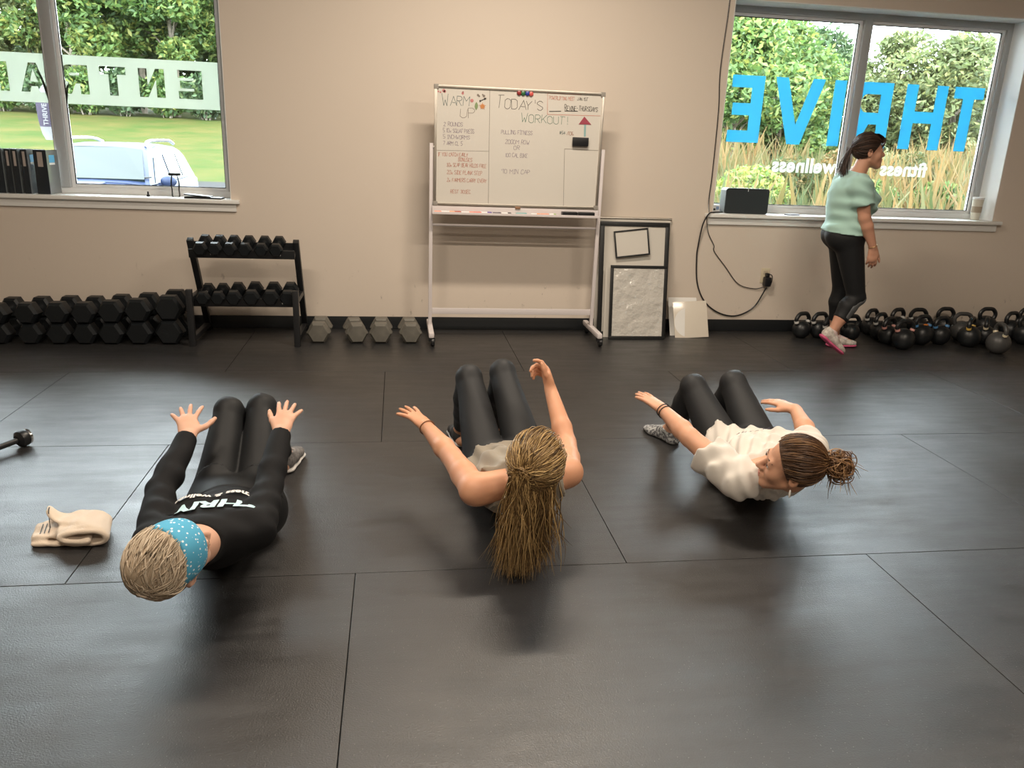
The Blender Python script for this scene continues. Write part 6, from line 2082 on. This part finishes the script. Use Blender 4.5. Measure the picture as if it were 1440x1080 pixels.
    add('earring', MB().lathe([(0, -.034), (.003, -.03), (.0042, -.016), (.003, -.004), (0, 0)], 10, Matrix.Translation(Vector(ep))).mesh('earring'), mat('pearl', (.8, .78, .74), .25))
    dW = V3(J['wL']) - V3(J['elL'])
    bracelet(add, lerp(J['wL'], J['elL'], .02), dW, .0300, mat('black_cord', (.02, .02, .02), .6))
    bracelet(add, lerp(J['wL'], J['elL'], .10), dW, .0305, mat('black_cord_b', (.02, .02, .02), .6))
    # patterned ankle socks
    M_SOCK = mat('grey_patterned_sock', (.42, .43, .43), .9, noise=(70, (.10, .10, .11), .06))
    for f_, s in zip(b.feet, 'LR'):
        cl = both(floor_clip, near_plane(V3(J['an' + s]) + V3(0, 0, .012), Z3, .07))
        add('sock', surface(f_, .0045, 'sock', off=.005, clip=cl), M_SOCK)


# ---------------------------------------------------------------- woman walking past the window
def person_four():
    h = Head((3.255, 5.335, 1.452), (.975, -.20, .05), (-.04, 0, 1), 0.98)
    J = dict(shL=(3.205, 5.50, 1.225), shR=(3.150, 5.19, 1.222), elL=(3.235, 5.56, 1.00), elR=(3.195, 5.150, 1.010), wL=(3.325, 5.53, .80), wR=(3.292, 5.145, .808),
             hipL=(3.215, 5.425, .865), hipR=(3.165, 5.265, .865), knL=(3.300, 5.475, .470), knR=(3.292, 5.245, .440), anL=(3.335, 5.520, .085), anR=(3.128, 5.215, .190),
             fdL=(.98, -.05, 0), fdR=(.80, -.06, -.60), fuR=(.60, 0, .80), fuL=(0, 0, 1))
    hands = dict(L=dict(D=(.15, 0, -.98), N=(.2, .9, 0), right=False, curl=(14, 20, 14), splay=(-3, -1, 2, 5), hs=.95),
                 R=dict(D=(.12, .02, -.98), N=(-.25, -.95, 0), right=True, curl=(16, 24, 16), splay=(-4, -1, 2, 6), thumb=(.85, .45, -.2), hs=.98))
    b = Body(J, h, hands, dict(hipw=.158, waist=.150, rib=.158, arm=1.05, thigh=1.08, calf=1.05, bust=.068, depth=1.32, sh=.98, foot=.84))
    sk = skin_mat('skin_medium', (0.50, 0.25, 0.165), (0.56, 0.30, 0.20))
    t, add = person('woman in a mint T-shirt and black capris walking past the right window', h, b, sk, hvox=.0048)
    ank = [near_plane(lerp(J['kn' + s], J['an' + s], .66), V3(J['an' + s]) - V3(J['kn' + s]), .12) for s in 'LR']
    below = lambda p: np.max([np.where((np.linalg.norm(p - V3(J['an' + s]), axis=1) < .16), (p - lerp(J['kn' + s], J['an' + s], .66)) @ nrm(V3(J['an' + s]) - V3(J['kn' + s])), -1.0) for s in 'LR'], axis=0)
    lg = add('leggings', surface(b.lower, .006, 'leggings', off=.005, clip=both(plane(b.cpt(.30), b.Up), below), disp=fold_disp([(.9, .3, .1)], .001, 90, 6)), M_LEGGING)
    shin = U(.02, Cap(lerp(J['knR'], J['anR'], .20), lerp(J['knR'], J['anR'], .62), .0620, .0530))
    # grey mesh panel on the outside of the right calf
    fwd = V3(1, 0, 0)
    pan = surface(b.leg['R'], .0055, 'mesh_panel', off=.0072, clip=both(plane(lerp(J['knR'], J['anR'], .60), V3(J['anR']) - V3(J['knR'])), plane(lerp(J['knR'], J['anR'], .15), V3(-.5, 0, 1)), plane(V3(J['knR']) + V3(-.035, 0, 0), V3(-.9, .0, .45) * -1 * -1), plane(V3(J['knR']) + V3(0, -.012, 0), V3(0, 1, 0))))
    add('mesh_panel', pan, mat('grey_mesh_fabric', (.11, .115, .12), .7), lg)
    slv = []
    for s in 'LR':
        sh, el = V3(J['sh' + s]), V3(J['el' + s])
        slv.append(Clip(U(.02, Cap(sh, lerp(sh, el, .8), .058, .060), Ell(sh, (.060,) * 3)), plane(lerp(sh, el, .62), el - sh)))
    tee = U(.026, b.lower, b.neck, *slv)
    nck = near_plane(b.sm + b.Up * .078 + b.Ms[1] * .02, b.Up * .92 + b.Ms[1] * .3, .14)
    ts = surface(tee, .006, 't_shirt', off=.018, clip=both(plane(b.cpt(.06), -b.Up + b.Mm[1] * -.10), nck), disp=fold_disp([(.2, .3, .9), (.5, .2, .8)], .012, 80, 17))
    add('t_shirt', ts, mat('mint_cotton', (.36, .56, .50), .85, sheen=.15, bump=(260, .12, .001)))
    HM = attr_mat('dark_brown_hair', (.018, .011, .008), (.055, .03, .02), .42, c3=(.13, .07, .045))
    hc = hair_clip(h, .066, .052, -.002, -.03, -.085)
    ho = add('hair', surface(U(.02, h.ell((0, -.014, .032), (.083, .101, .092))), .005, 'hair', clip=hc), mat('dark_root', (.035, .02, .014), .6))
    rs = np.random.RandomState(41)
    knot = nrm((.0, -.97, -.12))
    paths = swept_hair(h, knot, 520, rs, (.006, .014), hc, 1.0, .05, 10)
    shades = list(np.clip(rs.normal(.42, .22, len(paths)), 0, 1)); rad = list(rs.uniform(.0014, .0026, len(paths)))
    kp = h.cran(knot, .012)
    for k in range(260):            # ponytail
        off = rs.normal(size=3) * V3(.008, .010, .008)
        tip = V3(3.085, 5.335, 1.300) + rs.normal(size=3) * V3(.014, .016, .022)
        mid = lerp(kp, tip, .5) + V3(-.020, 0, .022) + rs.normal(size=3) * .010
        P = [(1 - u_) ** 2 * (kp + off) + 2 * u_ * (1 - u_) * mid + u_ ** 2 * tip for u_ in np.linspace(0, 1, 9)]
        paths.append(np.array(P)); shades.append(float(np.clip(rs.normal(.4, .2), 0, 1))); rad.append(rs.uniform(.0016, .003))
    for k in range(120):            # fringe
        x_ = rs.uniform(-.055, .055)
        P = [h.w(x_ * .8, .045, .118), h.w(x_ * .95, .082, .092), h.w(x_ * 1.05, .094, .060), h.w(x_ * 1.15, .090 - abs(x_) * .35, .030 + rs.uniform(-.012, .01))]
        paths.append(np.array([np.array(q) for q in smooth_path([Vector(v_) for v_ in P], 3)])); shades.append(float(np.clip(rs.normal(.35, .2), 0, 1))); rad.append(.0018)
    add('hair_strands', strands_mesh('hair_strands', paths, rad, shades, HM), None, ho)
    face_parts(add, h, M_LIP, mat('brow_black', (.03, .02, .015), .7), M_IRIS)
    M_SOCKP = mat('pale_pink_sock', (.68, .52, .50), .9)
    for f_, s in zip(b.feet, 'LR'):
        un = nrm(b.J['fu' + s])
        add('sock', surface(f_, .005, 'sock', off=.005, clip=both(plane(V3(J['an' + s]) + un * .030, un), plane(V3(J['an' + s]) - un * .022, -un))), M_SOCKP)
    M_UP = mat('beige_knit_trainer', (.42, .37, .33), .75, noise=(60, (.62, .57, .52), .12)); M_SO = mat('pink_sole', (.62, .10, .22), .6); M_LA = mat('white_laces', (.75, .72, .70), .8)
    for s in 'LR':
        un = nrm(b.J['fu' + s]); fd_ = nrm(b.J['fd' + s])
        hl = V3(J['an' + s]) - un * .085 - fd_ * .052
        shoe(add, hl, fd_, un, M_UP, M_SO, M_LA, wd=1.08)
    bracelet(add, lerp(J['wR'], J['elR'], .05), V3(J['wR']) - V3(J['elR']), .029, mat('gold_band', (.6, .42, .2), .3, .8))


person_one()
person_two()
person_three()
person_four()

# ---------------------------------------------------------------- crumpled towel
def towel():
    c = V3(-1.148, 2.71, 0)
    w = lambda x, y, z: c + V3(x, y, z)
    def sheet(prof, y0, y1, r=.0075, skew=0.0):
        pts = smooth_path([(p_[0], 0, p_[1]) for p_ in prof], 6)
        caps = []
        for i, q in enumerate(pts):
            f = i / (len(pts) - 1)
            ya = y0[0] + (y0[1] - y0[0]) * f; yb = y1[0] + (y1[1] - y1[0]) * f
            caps.append(Cap(w(q[0] + skew * ya, ya, q[2]), w(q[0] + skew * yb, yb, q[2]), r, r))
        return U(.007, *caps)
    # bottom slab folded round into a loop on the right, open towards the viewer
    a = sheet([(-.125, .010), (-.07, .011), (0, .010), (.06, .011), (.105, .018), (.122, .038), (.105, .058), (.06, .064), (.01, .060), (-.03, .048), (-.015, .034), (.03, .028), (.065, .033)], (-.055, -.085), (.075, .060), skew=-.25)
    b_ = sheet([(-.120, .024), (-.08, .030), (-.04, .036), (.0, .052), (.05, .070), (.10, .060)], (-.035, -.055), (.070, .070), skew=-.25)
    # corner standing up at the back
    d = sheet([(-.075, .095), (-.062, .080), (-.04, .066), (.0, .066), (.04, .070)], (.030, -.03), (.060, .060), .0065, -.25)
    node = U(.012, a, b_, d)
    me = surface(node, .0036, 'towel', clip=floor_clip, disp=fold_disp([(.5, .8, .2), (.9, -.3, .2)], .0030, 120, 2))
    base = Vector((c[0], c[1], 0))
    t = thing('towel', 'cream crumpled towel with dark stripes on the rubber floor', 'towel', base)
    me.transform(Matrix.Translation(-base)); link_mesh('cloth', me, mat('cream_terry', (.66, .55, .44), .95, sheen=.3, bump=(220, .35, .003)), t)
    for k in range(3):
        tm_ = bpy.data.meshes.new('stripe')
        L_ = 14
        vs_ = [(sx * .0020, -.040 + .080 * i / L_, 0) for i in range(L_ + 1) for sx in (-1, 1)]
        tm_.from_pydata(vs_, [], [(2 * i, 2 * i + 1, 2 * i + 3, 2 * i + 2) for i in range(L_)])
        project_mesh(tm_, node, w(-.100 + .014 * k, .005, .0), V3(1, 0, 0), nrm(V3(-.25, 1, 0)), Z3, .0, .0030, .2)
        tm_.transform(Matrix.Translation(-base))
        link_mesh('stripe', tm_, INK['black'], t)
towel()
